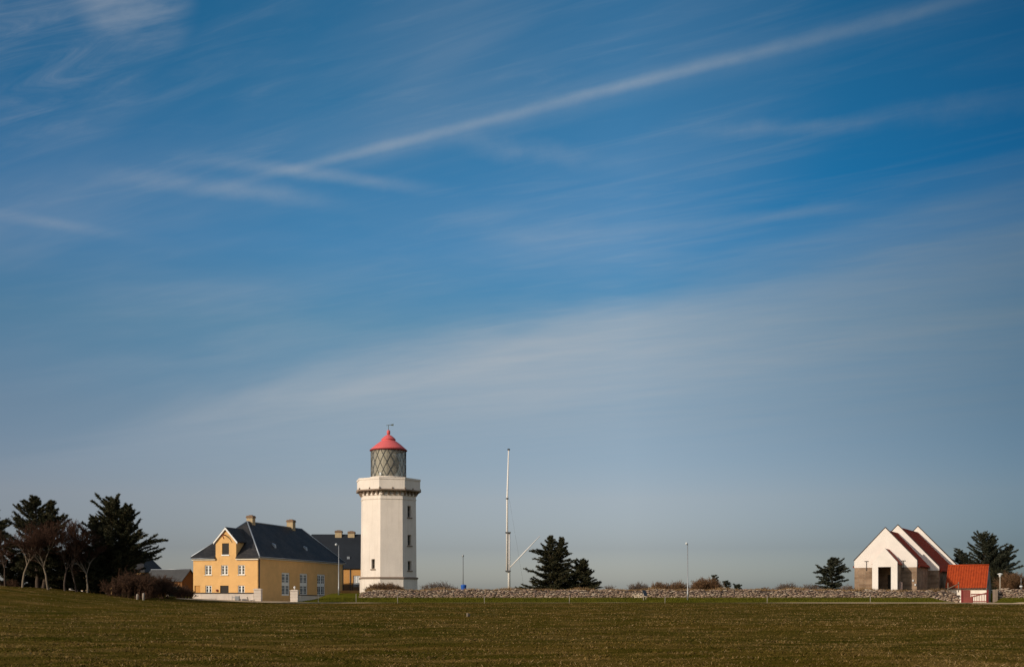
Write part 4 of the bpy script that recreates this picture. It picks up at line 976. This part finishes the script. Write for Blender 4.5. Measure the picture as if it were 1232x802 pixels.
def conifer(label, px, Y, yb, stems, nl, elev, extra=(), seed=1, mat='needles', name='conifer_tree', group='dark conifers', per=13, zb=None, dens=1., nsize=1., tmin=.06):
    """stems: (px offset, top y, lean px, profile [(t, left radius px, right radius px)...])"""
    rr_ = np.random.default_rng(seed); s = Y/F; x = X(px, Y); z0 = gz(x, Y) if zb is None else zb
    t = thing(name, label, 'conifer', (x, Y, z0), group)
    P0, P1, R0, R1 = [], [], [], []; TS, TD, TL = [], [], []
    def limb(st, az, length, el, r, curl):
        st = np.array(st); k = max(3, int(length/.5)); p = st; seg = length/k; pts = [p]
        for i in range(k):
            f = (i+.5)/k; e = el + curl*f*f + rr_.normal(0, .05); a = az + rr_.normal(0, .07); az_ = a
            p = p + seg*np.array([math.cos(a)*math.cos(e), math.sin(a)*math.cos(e), math.sin(e)]); pts.append(p)
        for i in range(k):
            P0.append(pts[i]); P1.append(pts[i+1]); R0.append(r*(1-i/k)+.008); R1.append(r*(1-(i+1)/k)+.008)
        nt_ = int((5 + length*7)*dens)
        for j in range(nt_):
            f = .12 + .88*(j+rr_.random())/nt_; q = f*k; i = min(int(q), k-1); pp_ = pts[i]+(pts[i+1]-pts[i])*(q-i)
            d = pts[i+1]-pts[i]; d = d/np.linalg.norm(d); side_ = np.cross(d, [0,0,1]); side_ /= np.linalg.norm(side_)+1e-9
            sg = 1 if j % 2 else -1
            dd = d*rr_.uniform(.5,1.0) + side_*sg*rr_.uniform(.25,.9) + np.array([0,0,rr_.uniform(-.25,.3)]); dd /= np.linalg.norm(dd)
            TS.append(pp_); TD.append(dd); TL.append(rr_.uniform(.22,.5)*(1.35-f*.75)*min(1.6,.6+length*.25)*min(1.,.3+length*.45))
        TS.append(pts[-2]); TD.append((pts[-1]-pts[-2])/seg); TL.append(seg*1.1)
    for si, (dpx, ytop, lean, prof) in enumerate(stems):
        ztop = Z(ytop, Y); H = ztop-z0; xb = x + dpx*s*.35; k = 12; rt = .02*H+.04; yoff = rr_.normal(0,.35) if si else 0
        pts = [np.array([xb + (dpx*s*.65+lean*s)*(i/k)**1.2, Y+yoff*(i/k), z0-.2+(H+.2)*i/k]) + np.append(rr_.normal(0,.06,2), 0)*(0 < i < k) for i in range(k+1)]
        for i in range(k): P0.append(pts[i]); P1.append(pts[i+1]); R0.append(rt*(1-i/k)+.02); R1.append(rt*(1-(i+1)/k)+.015)
        def trunk(f): q = f*k; i = min(int(q), k-1); return pts[i]+(pts[i+1]-pts[i])*(q-i)
        ts_ = [p[0] for p in prof]; lr = [p[1] for p in prof]; rrd = [p[2] for p in prof]
        for i in range(nl):
            f = tmin + (.985-tmin)*((i+rr_.random())/nl); az = i*2.39996+rr_.normal(0,.25)
            cl = math.cos(az); rad = np.interp(f, ts_, rrd)*max(cl,0)**2 + np.interp(f, ts_, lr)*max(-cl,0)**2 + .5*(np.interp(f,ts_,rrd)+np.interp(f,ts_,lr))*(1-cl*cl)
            el = elev[0] + (elev[1]-elev[0])*f + rr_.normal(0,.12); length = rad*s*rr_.uniform(.52,1.18)/max(.35, math.cos(el))
            if length < .25: length = .25
            limb(trunk(f), az, length, el, .012+.014*length, rr_.uniform(-.15,.45))
        
        for q in (.90,.93,.96,.98): TS.append(trunk(q)); TD.append((pts[-1]-pts[-2])/np.linalg.norm(pts[-1]-pts[-2])); TL.append(H*(1-q)*.75)
        for (f, az, lpx, el, curl) in extra:
            if si == 0:
                for w in range(3): limb(trunk(min(f+.015*w,.99)), az+.12*(w-1), lpx*s*(1-.14*w), el+.05*(w-1), .02+.012*lpx*s, curl)
    seg_mesh('trunk', P0, P1, R0, R1, M['barkc'], t, 6)
    V, Q = needles(np.array(TS), np.array(TD), np.array(TL), int(per*1.6), .25*nsize, .078*nsize, .6)
    np_mesh('crown', V, Q, M[mat], t); return t
PI = math.pi
conifer('big dark conifer with long limbs reaching right beside the hidden house', 139, 137, 722,
        [(-5, 602, 0, [(0,32,36),(.2,34,44),(.42,40,48),(.52,38,36),(.7,28,24),(.86,20,17),(1,4,4)]), (12, 608, 2, [(.3,20,24),(.7,14,20),(1,3,4)]), (-20, 624, -8, [(.3,20,14),(.7,16,12),(1,3,3)])],
        105, (.05, .75), [(.42, 0, 70, .38, -.2), (.37, .15, 62, .25, .1), (.5, -.3, 52, .35, .1), (.52, 2.7, 42, .75, .3), (.6, 3.3, 36, .8, .3), (.33, .1, 56, .12, .35)], 3, per=15, tmin=.12)
conifer('twin topped dark conifer at the far left behind the bare trees', 47, 132, 712,
        [(-5, 597, 0, [(0,28,32),(.35,34,38),(.55,36,40),(.75,20,22),(.9,10,10),(1,2,2)]), (15, 602, 0, [(.35,18,26),(.6,14,20),(.85,7,8),(1,2,2)])],
        100, (.1, .6), [(.55, 0.1, 46, .6, .2), (.5, -.1, 44, .45, .3), (.6, 3.1, 34, .55, .3), (.42, 3.2, 46, .25, -.3)], 5, tmin=.12)
conifer('dark conifer cut by the left edge of the view', -16, 133, 706,
        [(0, 607, 0, [(0,30,24),(.5,30,26),(.75,18,22),(1,3,3)])], 90, (.1, .55), [(.72, 0, 26, .1, .2), (.6, 0, 28, .1, .2)], 8)
conifer('low dense conifer between the two big left conifers', 96, 135, 715,
        [(0, 652, 0, [(0,30,32),(.5,28,28),(.85,14,14),(1,5,5)]), (14, 664, 0, [(0,24,24),(.6,16,16),(1,4,4)])], 85, (.1, .5), (), 9, name='conifer_tree')
conifer('dense twin topped spruce just right of the white mast', 662, 176, 709,
        [(1, 644, 0, [(0,36,32),(.2,32,28),(.45,25,18),(.7,14,10),(.9,5,4.5),(1,1,1)]), (14, 646, 0, [(0,16,34),(.3,14,27),(.6,10,17),(.8,6,9),(.92,3,3.4),(1,1,1)])],
        120, (.1, .35), [(.62, PI, 26, .42, -.1), (.03, PI, 42, .12, .2)], 12, 'needles', 'spruce_tree', 'dark conifers', 15, tmin=.02)
conifer('smaller spruce leaning right beside the dense twin spruce', 699, 177, 709,
        [(3, 674, 0, [(0,30,28),(.25,28,22),(.6,20,10),(.85,8,6),(1,2,2)])], 110, (.1, .5), [(.06, 0, 24, .35, -.1), (.15, .1, 18, .3, .1)], 14, 'needles', 'spruce_tree', 'dark conifers', 13)
conifer('small wind shaped pine just left of the church', 1001, 178, 709,
        [(1, 671, 0, [(0,14,13),(.3,19,17),(.55,17,18),(.75,10,14),(.9,6,7),(1,2,2)])], 75, (.05, .45), [(.6, PI, 21, .05, .1), (.62, 0, 20, .1, .2), (.3, PI, 18, .05, .1)], 17, 'needles2', 'pine_tree', 'dark conifers', 14)
conifer('large spreading conifer behind the orange roofed annex', 1188, 198, 709,
        [(-6, 643, 0, [(0,34,30),(.3,32,32),(.55,28,26),(.75,16,16),(.92,8,8),(1,3,3)]), (22, 657, 5, [(.1,18,24),(.4,18,22),(.7,10,12),(1,2,3)]), (-26, 664, -10, [(.2,20,18),(.6,14,14),(1,3,3)]), (7, 646, 0, [(.3,18,20),(.7,12,12),(1,3,3)])],
        80, (.1, .75), [(.55, .05, 42, .35, .2), (.35, 0, 44, .2, .2), (.45, PI, 40, .25, .2)], 21, 'needles2', 'conifer_tree', 'dark conifers', 15, tmin=.1)
for px, Y_, yt_, hw_, lab, sd_ in ((70, 137, 676, 20, 'dark evergreen bush in the shade under the twin topped conifer', 61), (118, 139, 680, 22, 'dark evergreen bush left of the big right conifer trunk', 62), (152, 150, 690, 22, 'dark evergreen bush behind the broad reddish bush', 63), (14, 136, 668, 26, 'dark evergreen bush at the far left edge behind the sapling', 64), (176, 158, 700, 15, 'small dark evergreen bush in front of the grey roofed shed', 65), (42, 137, 672, 20, 'dark evergreen bush between the two pale trunked trees', 66), (1199, 186, 690, 12, 'dark evergreen bush in the gap right of the annex', 67)):
    conifer(lab, px, Y_, 716, [(0, yt_, 0, [(0,hw_*1.1,hw_*1.1),(.6,hw_,hw_),(.9,hw_*.6,hw_*.6),(1,4,4)]), (hw_*.5, yt_+6, 0, [(0,hw_*.7,hw_*.7),(.6,hw_*.7,hw_*.7),(1,4,4)])], 42, (.1, .7), (), sd_, 'needles', 'evergreen_bush', 'dark evergreen bushes', 14, tmin=.03)
# wind bent dwarf pines on the skyline
for px, yt_, lab, sd_ in ((864, 692, 'wind bent dwarf pine rising from the round brown bush', 31), (878, 699, 'wind bent dwarf pine standing just right of the round brown bush', 32), (891, 703.5, 'lowest wind bent dwarf pine on the bare skyline', 33)):
    conifer(lab, px, 174, 709, [(-2, yt_, -3, [(0,1,1),(.5,2,3),(.75,4,6),(1,3,4)])], 18, (.0, .3), (), sd_, 'needles2', 'dwarf_pine', 'wind bent dwarf pines', 12, tmin=.45, nsize=.8)

def bare(label, px, Y, h, spread_, seed, name='bare_tree', cat='bare tree', group='bare trees', bark='bark', twig='twigdark', trunk_f=.32, rad=.15, levels=6, lean=0, nk=(3,4), twigr=.014):
    rr_ = random.Random(seed); x = X(px, Y); z0 = gz(x, Y)
    t = thing(name, label, cat, (x, Y, z0), group)
    A, B = ([],[],[],[]), ([],[],[],[])
    def grow(p, d, l, r, lev):
        tgt = A if lev <= 2 else B; k = 3 if lev < 3 else 2
        for i in range(k):
            d = (d + Vector((rr_.gauss(0,.11), rr_.gauss(0,.11), rr_.gauss(.03,.07)))).normalized(); q = p + d*(l/k); rn = r*(.86 if lev < 3 else .75)
            tgt[0].append(p[:]); tgt[1].append(q[:]); tgt[2].append(max(r, twigr)); tgt[3].append(max(rn, twigr*.7)); p, r = q, rn
            if lev >= 1 and lev < levels and rr_.random() < .55:
                side_ = Vector((rr_.gauss(0,1), rr_.gauss(0,1), rr_.gauss(.2,.5))).normalized(); grow(p, (d*.7+side_*.75*spread_).normalized(), l*rr_.uniform(.4,.7), r*.55, lev+1)
        if lev < levels:
            for _ in range(rr_.randint(*nk)):
                side_ = Vector((rr_.gauss(0,1), rr_.gauss(0,1), rr_.gauss(.1,.5))).normalized()
                grow(p, (d + side_*.62*spread_ + Vector((0,0,.12))).normalized(), l*rr_.uniform(.55,.82), r*.68, lev+1)
    grow(Vector((x, Y, z0-.1)), Vector((lean, 0, 1)).normalized(), h*trunk_f, rad, 0)
    seg_mesh('trunk', A[0], A[1], A[2], A[3], M[bark], t, 7)
    seg_mesh('crown', B[0], B[1], B[2], B[3], M[twig], t, 3); return t
bare('leftmost bare tree with a pale trunk on the grassy rise', 27, 128, 8.0, 1.1, 3, rad=.14, levels=5)
bare('bare tree with slender curved pale trunk right of the leftmost one', 58, 128.5, 8.2, 1.1, 6, rad=.12, lean=-.16, levels=5)
bare('darker bare tree with greyish twigs between the two big conifers', 78, 130, 7.8, .9, 9, bark='barkdk', twig='twigdark', rad=.12, levels=5)
bare('bare tree with straight dark trunk under the big right conifer', 105, 131, 7.0, .9, 13, bark='bark', twig='twigdark', rad=.13, levels=5)
bare('thin bare sapling with reddish twigs at the far left edge', 6, 130, 6.5, .9, 16, bark='barkdk', rad=.10, levels=5)
bare('thin bare tree rising behind the white garden wall', 92, 131, 8.2, .8, 19, bark='barkdk', twig='twigdark', rad=.10, levels=5)

def shrub(label, px0, px1, Y, ytop, seed, twig='twigbrown', n=60, group='leafless shrubs', name='bare_shrub', zb=None, lean=0., lev=3, cat='shrub', thick=.012):
    n = int(n*1.7); thick *= 1.25; rr_ = random.Random(seed); xa, xb = X(px0, Y), X(px1, Y); xm_ = (xa+xb)/2; g = gz(xm_, Y) if zb is None else zb
    t = thing(name, label, cat, (xm_, Y, g), group); H = Z(ytop, Y)-g; hw = (xb-xa)/2
    S = ([],[],[],[])
    def grow(p, d, l, r, lv):
        for i in range(3):
            d = (d + Vector((rr_.gauss(lean*.1,.16), rr_.gauss(0,.16), rr_.gauss(.0,.1)))).normalized(); q = p+d*(l/3)
            S[0].append(p[:]); S[1].append(q[:]); S[2].append(max(r,thick*.8)); S[3].append(max(r*.8,thick*.6)); p, r = q, r*.8
            if lv < lev and i >= 0:
                for _ in range(2 if i else 1):
                    sd_ = Vector((rr_.gauss(0,1), rr_.gauss(0,1), rr_.gauss(.25,.6))).normalized(); grow(p, (d*.8+sd_*.75).normalized(), l*rr_.uniform(.35,.6), r*.6, lv+1)
    for i in range(n):
        u_ = rr_.uniform(-1,1); v_ = rr_.uniform(-.8,.8); hh_ = H*math.sqrt(max(.12,1-u_*u_*.8))*rr_.uniform(.5,.82)
        grow(Vector((xm_+u_*hw*.72, Y+v_*min(hw,1.6), g-.05)), Vector((u_*.5+rr_.gauss(lean,.2), v_*.3, 1)).normalized(), hh_*.8, thick*2.2, 0)
    seg_mesh('branches', S[0], S[1], S[2], S[3], M[twig], t, 3); return t
shrub('broad reddish brown leafless bush below the big left conifer', 128, 190, 131.5, 684, 41, 'twigred', 58, lev=3, lean=.1, thick=.015)
shrub('brown leafless bush in front of the grey roofed shed', 176, 210, 148, 690, 42, 'twigred', 70, thick=.014)
shrub('low dark leafless bush under the shed gable', 210, 234, 156, 703, 43, 'twigred', 34, thick=.014)
shrub('low brown bush at the foot of the leftmost bare tree', 0, 26, 133, 697, 44, 'twigred', 36, thick=.014)
shrub('brown brush mound against the lighthouse foot above the wall', 434, 492, 169.5, 699, 45, 'twigbrown', 150, zb=2.3, thick=.014, lev=2)
shrub('spiky brown brush right of the lighthouse foot', 500, 556, 170, 698, 46, 'twiggrey', 60, zb=2.3, thick=.012, lev=2)
shrub('thin grey brush right of the leaning small spruce', 722, 745, 171, 703, 47, 'twiggrey', 26, zb=2.3, thick=.012, lev=2)
shrub('greyish leafless bush left of the mid street lamp', 754, 784, 171, 699, 48, 'twiggrey', 66, zb=2.3, lean=-.2, thick=.013, lev=2)
shrub('narrow brown bush beside the greyish leafless bush', 783, 802, 171, 697.5, 49, 'twigbrown', 64, zb=2.3, thick=.014, lev=2)
shrub('brown leafless bush directly behind the mid street lamp', 800, 829, 171, 697.5, 50, 'twigbrown', 90, zb=2.3, thick=.014, lev=2)
shrub('round dense brown bush right of the mid street lamp', 831, 869, 171, 692.5, 51, 'twigbrown', 170, zb=2.3, thick=.016, lev=2)
shrub('low tan brush mound between the dwarf pines and the pine', 905, 936, 171, 704.5, 52, 'twigbrown', 40, zb=2.3, thick=.012, lev=2)
shrub('grey purple leafless bush left of the wind shaped pine', 932, 962, 172, 699, 53, 'twiggrey', 64, zb=2.3, thick=.012, lev=2)
shrub('grey leafless bush touching the wind shaped pine', 960, 990, 173, 700, 54, 'twiggrey', 56, zb=2.3, thick=.012, lev=2)
shrub('small brown bush between the wind shaped pine and the church', 1012, 1028, 172, 701, 55, 'twigbrown', 26, zb=2.3, thick=.012, lev=2)
shrub('tall brown leafless bush behind the short stone wall', 1203, 1240, 172, 688, 56, 'twigbrown', 90, zb=2.2, thick=.014)
# dry grass on and behind the wall
n = 38000; px_ = rng.uniform(440, 1146, n); Yw = rng.uniform(165.5, 168.2, n); xw = (px_-CX)*Yw/F
zt_ = np.interp(xw, [p[0] for p in WP], [p[2] for p in WP])
patchy = .5+.5*np.sin(px_*.11)*np.sin(px_*.037+1); hgt = rng.uniform(.15,.6,n)*(.45+.8*patchy)
bz_ = np.where(Yw < 166.2, zt_-.15, np.minimum(zt_-.1, ground(xw,Yw)+.35))
a = rng.uniform(0,2*np.pi,n); w = rng.uniform(.02,.05,n)
V = np.stack([np.stack([xw-np.cos(a)*w, Yw-np.sin(a)*w, bz_],1), np.stack([xw+np.cos(a)*w, Yw+np.sin(a)*w, bz_],1), np.stack([xw+rng.normal(0,.4,n)*hgt, Yw+rng.normal(0,.4,n)*hgt, bz_+hgt],1)],1)
o = np_mesh('dry_grass', V.reshape(-1,3), np.arange(3*n).reshape(n,3), M['straw']); tag(o, 'dry straw coloured grass growing along the top of the stone wall', None, None, 'stuff')

# ------------------------------------------------------------------ sky and sun
SUN_AZ, SUN_EL = -52.0, 21.0          # degrees left of the camera's back, height
world = bpy.data.worlds.new('World'); scene.world = world; world.use_nodes = True
nt = world.node_tree; bgd = nt.nodes['Background']; lk = nt.links.new
sky = nt.nodes.new('ShaderNodeTexSky'); sky.sky_type = 'NISHITA'; sky.sun_disc = False
# direction to the sun
sd = Vector((math.sin(R(SUN_AZ))*math.cos(R(SUN_EL)), -math.cos(R(SUN_AZ))*math.cos(R(SUN_EL)), math.sin(R(SUN_EL))))
sky.sun_elevation = R(SUN_EL); sky.sun_rotation = math.atan2(sd.x, sd.y); sky.altitude = 0; sky.air_density = 1.0; sky.dust_density = 1.4; sky.ozone_density = 2.0
tcw = nt.nodes.new('ShaderNodeTexCoord'); DIR = tcw.outputs['Generated']
def mth(op, a, b=None, c=None, clamp=False):
    n = nt.nodes.new('ShaderNodeMath'); n.operation = op; n.use_clamp = clamp
    for i, v in enumerate((a, b, c)):
        if v is None: continue
        if isinstance(v, (int, float)): n.inputs[i].default_value = v
        else: lk(v, n.inputs[i])
    return n.outputs[0]
def dot(vec, v):
    n = nt.nodes.new('ShaderNodeVectorMath'); n.operation = 'DOT_PRODUCT'; lk(vec, n.inputs[0]); n.inputs[1].default_value = v; return n.outputs['Value']
def ss(v, a, b, lo=0., hi=1.):
    n = nt.nodes.new('ShaderNodeMapRange'); n.interpolation_type = 'SMOOTHSTEP'; lk(v, n.inputs[0])
    n.inputs[1].default_value = a; n.inputs[2].default_value = b; n.inputs[3].default_value = lo; n.inputs[4].default_value = hi; return n.outputs[0]
def pdir(px, py): return Vector(((px-CX)/F, 1, (HY-py)/F)).normalized()
sep = nt.nodes.new('ShaderNodeSeparateXYZ'); lk(DIR, sep.inputs[0]); dx, dy, dz = sep.outputs
zz = mth('ADD', mth('MAXIMUM', dz, 0.0), .03)
cmb = nt.nodes.new('ShaderNodeCombineXYZ'); lk(mth('DIVIDE', dx, zz), cmb.inputs[0]); lk(mth('DIVIDE', dy, zz), cmb.inputs[1]); PL = cmb.outputs[0]
def wn(vec, scale, detail=5, rough=.6, dist=0.):
    n = nt.nodes.new('ShaderNodeTexNoise'); n.inputs['Scale'].default_value = scale; n.inputs['Detail'].default_value = detail; n.inputs['Roughness'].default_value = rough
    n.inputs['Distortion'].default_value = dist; lk(vec, n.inputs['Vector']); return n.outputs['Fac']
def wmap(vec, rot, sx, sy):
    a = nt.nodes.new('ShaderNodeMapping'); a.inputs['Rotation'].default_value = (0,0,rot); lk(vec, a.inputs[0])
    b = nt.nodes.new('ShaderNodeMapping'); b.inputs['Scale'].default_value = (sx,sy,1); lk(a.outputs[0], b.inputs[0]); return b.outputs[0]
streaky = wn(wmap(PL, R(38), .45, 2.2), 1.1, 7, .58, .4)       # cirrus fibres lying along the high wind
soft = wn(wmap(PL, R(38), .35, .9), .9, 5, .55, .6)
fine = wn(wmap(PL, R(20), 1.2, 4.5), 2.2, 6, .6, .3)
dirn = wn(DIR, 9., 6, .65); dirf = wn(DIR, 34., 5, .65)
fib = wn(wmap(PL, R(31), .7, 5.0), 1.6, 8, .62, 1.2)
fib2 = wn(wmap(PL, R(24), .8, 3.8), 2.6, 7, .64, 1.4)
def streak(p, q, width, strength, warp=.012, fa=.06, fb=.06, grain=.5, taper=1.0):
    d1, d2 = pdir(*p), pdir(*q); n_ = d1.cross(d2).normalized(); tdir = (d2-d1).normalized(); s1, s2 = d1.dot(tdir), d2.dot(tdir)
    s = dot(DIR, tdir)
    dist = mth('ADD', dot(DIR, n_), mth('MULTIPLY', mth('SUBTRACT', dirn, .5), warp))
    dist = mth('ABSOLUTE', dist)
    if taper != 1.0: dist = mth('DIVIDE', dist, ss(s, s1, s2, taper, 1.0))
    m_ = ss(dist, 0, width, 1, 0)
    m_ = mth('MULTIPLY', m_, mth('MULTIPLY', ss(s, s1-fa, s1+fa), ss(s, s2-fb, s2+fb, 1, 0)))
    m_ = mth('MULTIPLY', m_, ss(dy, 0, .2))
    g = mth('MULTIPLY_ADD', mth('SUBTRACT', mth('MULTIPLY_ADD', dirf, .5, mth('MULTIPLY', fine, .5)), .5), grain*4.2, 1.0)
    return mth('MULTIPLY', mth('MULTIPLY', m_, g), strength)
def blob(p, rad, strength, src=None, lo=.42, hi=.7):
    a = ss(dot(DIR, pdir(*p)), math.cos(rad), 1.0); return mth('MULTIPLY', mth('MULTIPLY', a, ss(src if src is not None else streaky, lo, hi)), strength)
parts = [
    streak((318,212), (1195,-8), .0082, .19, .008, .09, .05, .35, .7),
    streak((400,192), (1100,20), .019, .08, .01, .05, .08, .5),
    streak((270,195), (490,222), .008, .17, .012, .05, .05, .6),
    streak((150,212), (390,240), .011, .16, .016, .05, .04, .6),
    streak((0,258), (110,276), .007, .17, .008, .05, .05, .6),
    streak((700,285), (1030,248), .007, .11, .006, .09, .05, .4),
    streak((860,160), (1040,148), .010, .13, .02, .03, .03, .9),
    streak((1080,140), (1240,120), .013, .12, .03, .05, .05, .8),
    streak((560,170), (720,190), .014, .12, .03, .05, .05, .8),
    blob((30,25), .10, .55, mth('MULTIPLY_ADD', fib2, .55, mth('MULTIPLY', soft, .45)), .34, .80), blob((160,-5), .05, .5, mth('MULTIPLY_ADD', fine, .6, mth('MULTIPLY', soft, .4)), .32, .62), blob((450,60), .16, .12, soft, .35, .7), blob((700,110), .22, .16, soft, .35, .75), blob((150,215), .2, .12, soft, .35, .7),
]
# broad veil along the diagonal and over the lower sky
band = mth('ADD', mth('ADD', mth('DIVIDE', dx, zz), mth('DIVIDE', dy, zz)), mth('MULTIPLY', mth('SUBTRACT', soft, .5), 1.5))
veil = mth('MULTIPLY', ss(band, 3.45, 4.35), mth('MULTIPLY_ADD', ss(mth('MULTIPLY_ADD', fine, .4, mth('MULTIPLY', streaky, .6)), .25, .75), .22, .44)); veil = mth('MULTIPLY', veil, ss(dz, .06, .22)); veil = mth('MULTIPLY', veil, ss(dy, -.1, .35))
thin = mth('MULTIPLY', mth('MULTIPLY', ss(streaky, .46, .8), .10), ss(dz, .10, .24))
thin = mth('ADD', thin, mth('MULTIPLY', mth('MULTIPLY', ss(fib, .44, .74), ss(soft, .38, .62)), mth('MULTIPLY', ss(dz, .14, .26), .09)))
thin = mth('ADD', thin, mth('MULTIPLY', mth('MULTIPLY', ss(fib2, .48, .76), ss(streaky, .36, .6)), mth('MULTIPLY', ss(dz, .16, .28), .065)))
lowv = mth('MULTIPLY', mth('MULTIPLY', ss(dz, .40, .24), ss(dz, .08, .22)), mth('MULTIPLY_ADD', ss(soft, .3, .7), .18, .09))
tot = mth('ADD', mth('ADD', veil, thin), mth('MULTIPLY', lowv, ss(dx, .25, -.05)))
for p in parts: tot = mth('ADD', tot, p)
# added unseen veil overhead and at the sides to brighten and warm ambient light
tot = mth('ADD', tot, mth('MULTIPLY', ss(dz, .52, .8), .55)); tot = mth('ADD', tot, mth('MULTIPLY', ss(mth('ABSOLUTE', dx), .48, .8), .45))
tot = mth('MINIMUM', mth('MAXIMUM', tot, 0.), .92)
TINT = [(0.0, (1.25,1.25,1.5)), (.03, (1.2,1.2,1.45)), (.083, (.87,.85,1.08)), (.168, (.98,.87,.97)), (.308, (.70,.79,.87)), (.447, (.33,.76,.90)), (.572, (.16,.78,1.07)), (.652, (.12,.77,1.07)), (.786, (.15,.77,1.01)), (.908, (.14,.74,.97))]
tr = ramp(nt, mth('MULTIPLY', dz, 2.0, None, True), TINT)
azim = mth('DIVIDE', dx, mth('SQRT', mth('MAXIMUM', mth('SUBTRACT', 1.0, mth('MULTIPLY', dz, dz)), .0001)))
side_ = ramp(nt, mth('MULTIPLY_ADD', azim, .5, .5), [(0., (1.,1.,1.)), (.3, (.86,.88,.92)), (.42, (1.02,1.03,1.02)), (.55, (1.,1.02,1.02)), (.7, (.42,.52,.575)), (.8, (.6,.6,.58)), (1., (.88,.78,.66))])  # darkens the sky sideways like lens falloff; unseen far right warmed to tint shade
away = ss(dy, -.25, .45)
base = mixc(nt, 1.0, sky.outputs[0], mixc(nt, away, (1.0, .97, .9), tr), 'MULTIPLY')
CLOUD = (4.1, 4.4, 4.8)
full = mixc(nt, 1.0, mixc(nt, tot, base, CLOUD), mixc(nt, away, (1, 1, 1), side_), 'MULTIPLY')
lk(full, bgd.inputs['Color']); bgd.inputs['Strength'].default_value = .1
sun = bpy.data.lights.new('sun', 'SUN'); sun.energy = 3.4; sun.angle = R(.53); sun.color = (1.0, .87, .71)
so = bpy.data.objects.new('sun', sun); COL.objects.link(so); so.rotation_euler = (-sd).to_track_quat('-Z', 'Y').to_euler(); so.location = (-60, -40, 60)

# ------------------------------------------------------------------ camera
cam = bpy.data.cameras.new('camera'); cam.sensor_fit = 'HORIZONTAL'; cam.sensor_width = 36.0; cam.lens = F/1232*36
cam.shift_y = (HY-401)/1232; cam.clip_start = .1; cam.clip_end = 9000
co_ = bpy.data.objects.new('camera', cam); COL.objects.link(co_); co_.location = (0, 0, CZ); co_.rotation_euler = (R(90), 0, 0); scene.camera = co_
vs = scene.view_settings; vs.view_transform = 'Standard'; vs.look = 'None'; vs.exposure = 0; vs.gamma = 1; vs.use_curve_mapping = False
scene.cycles.max_bounces = 8; scene.cycles.transparent_max_bounces = 12
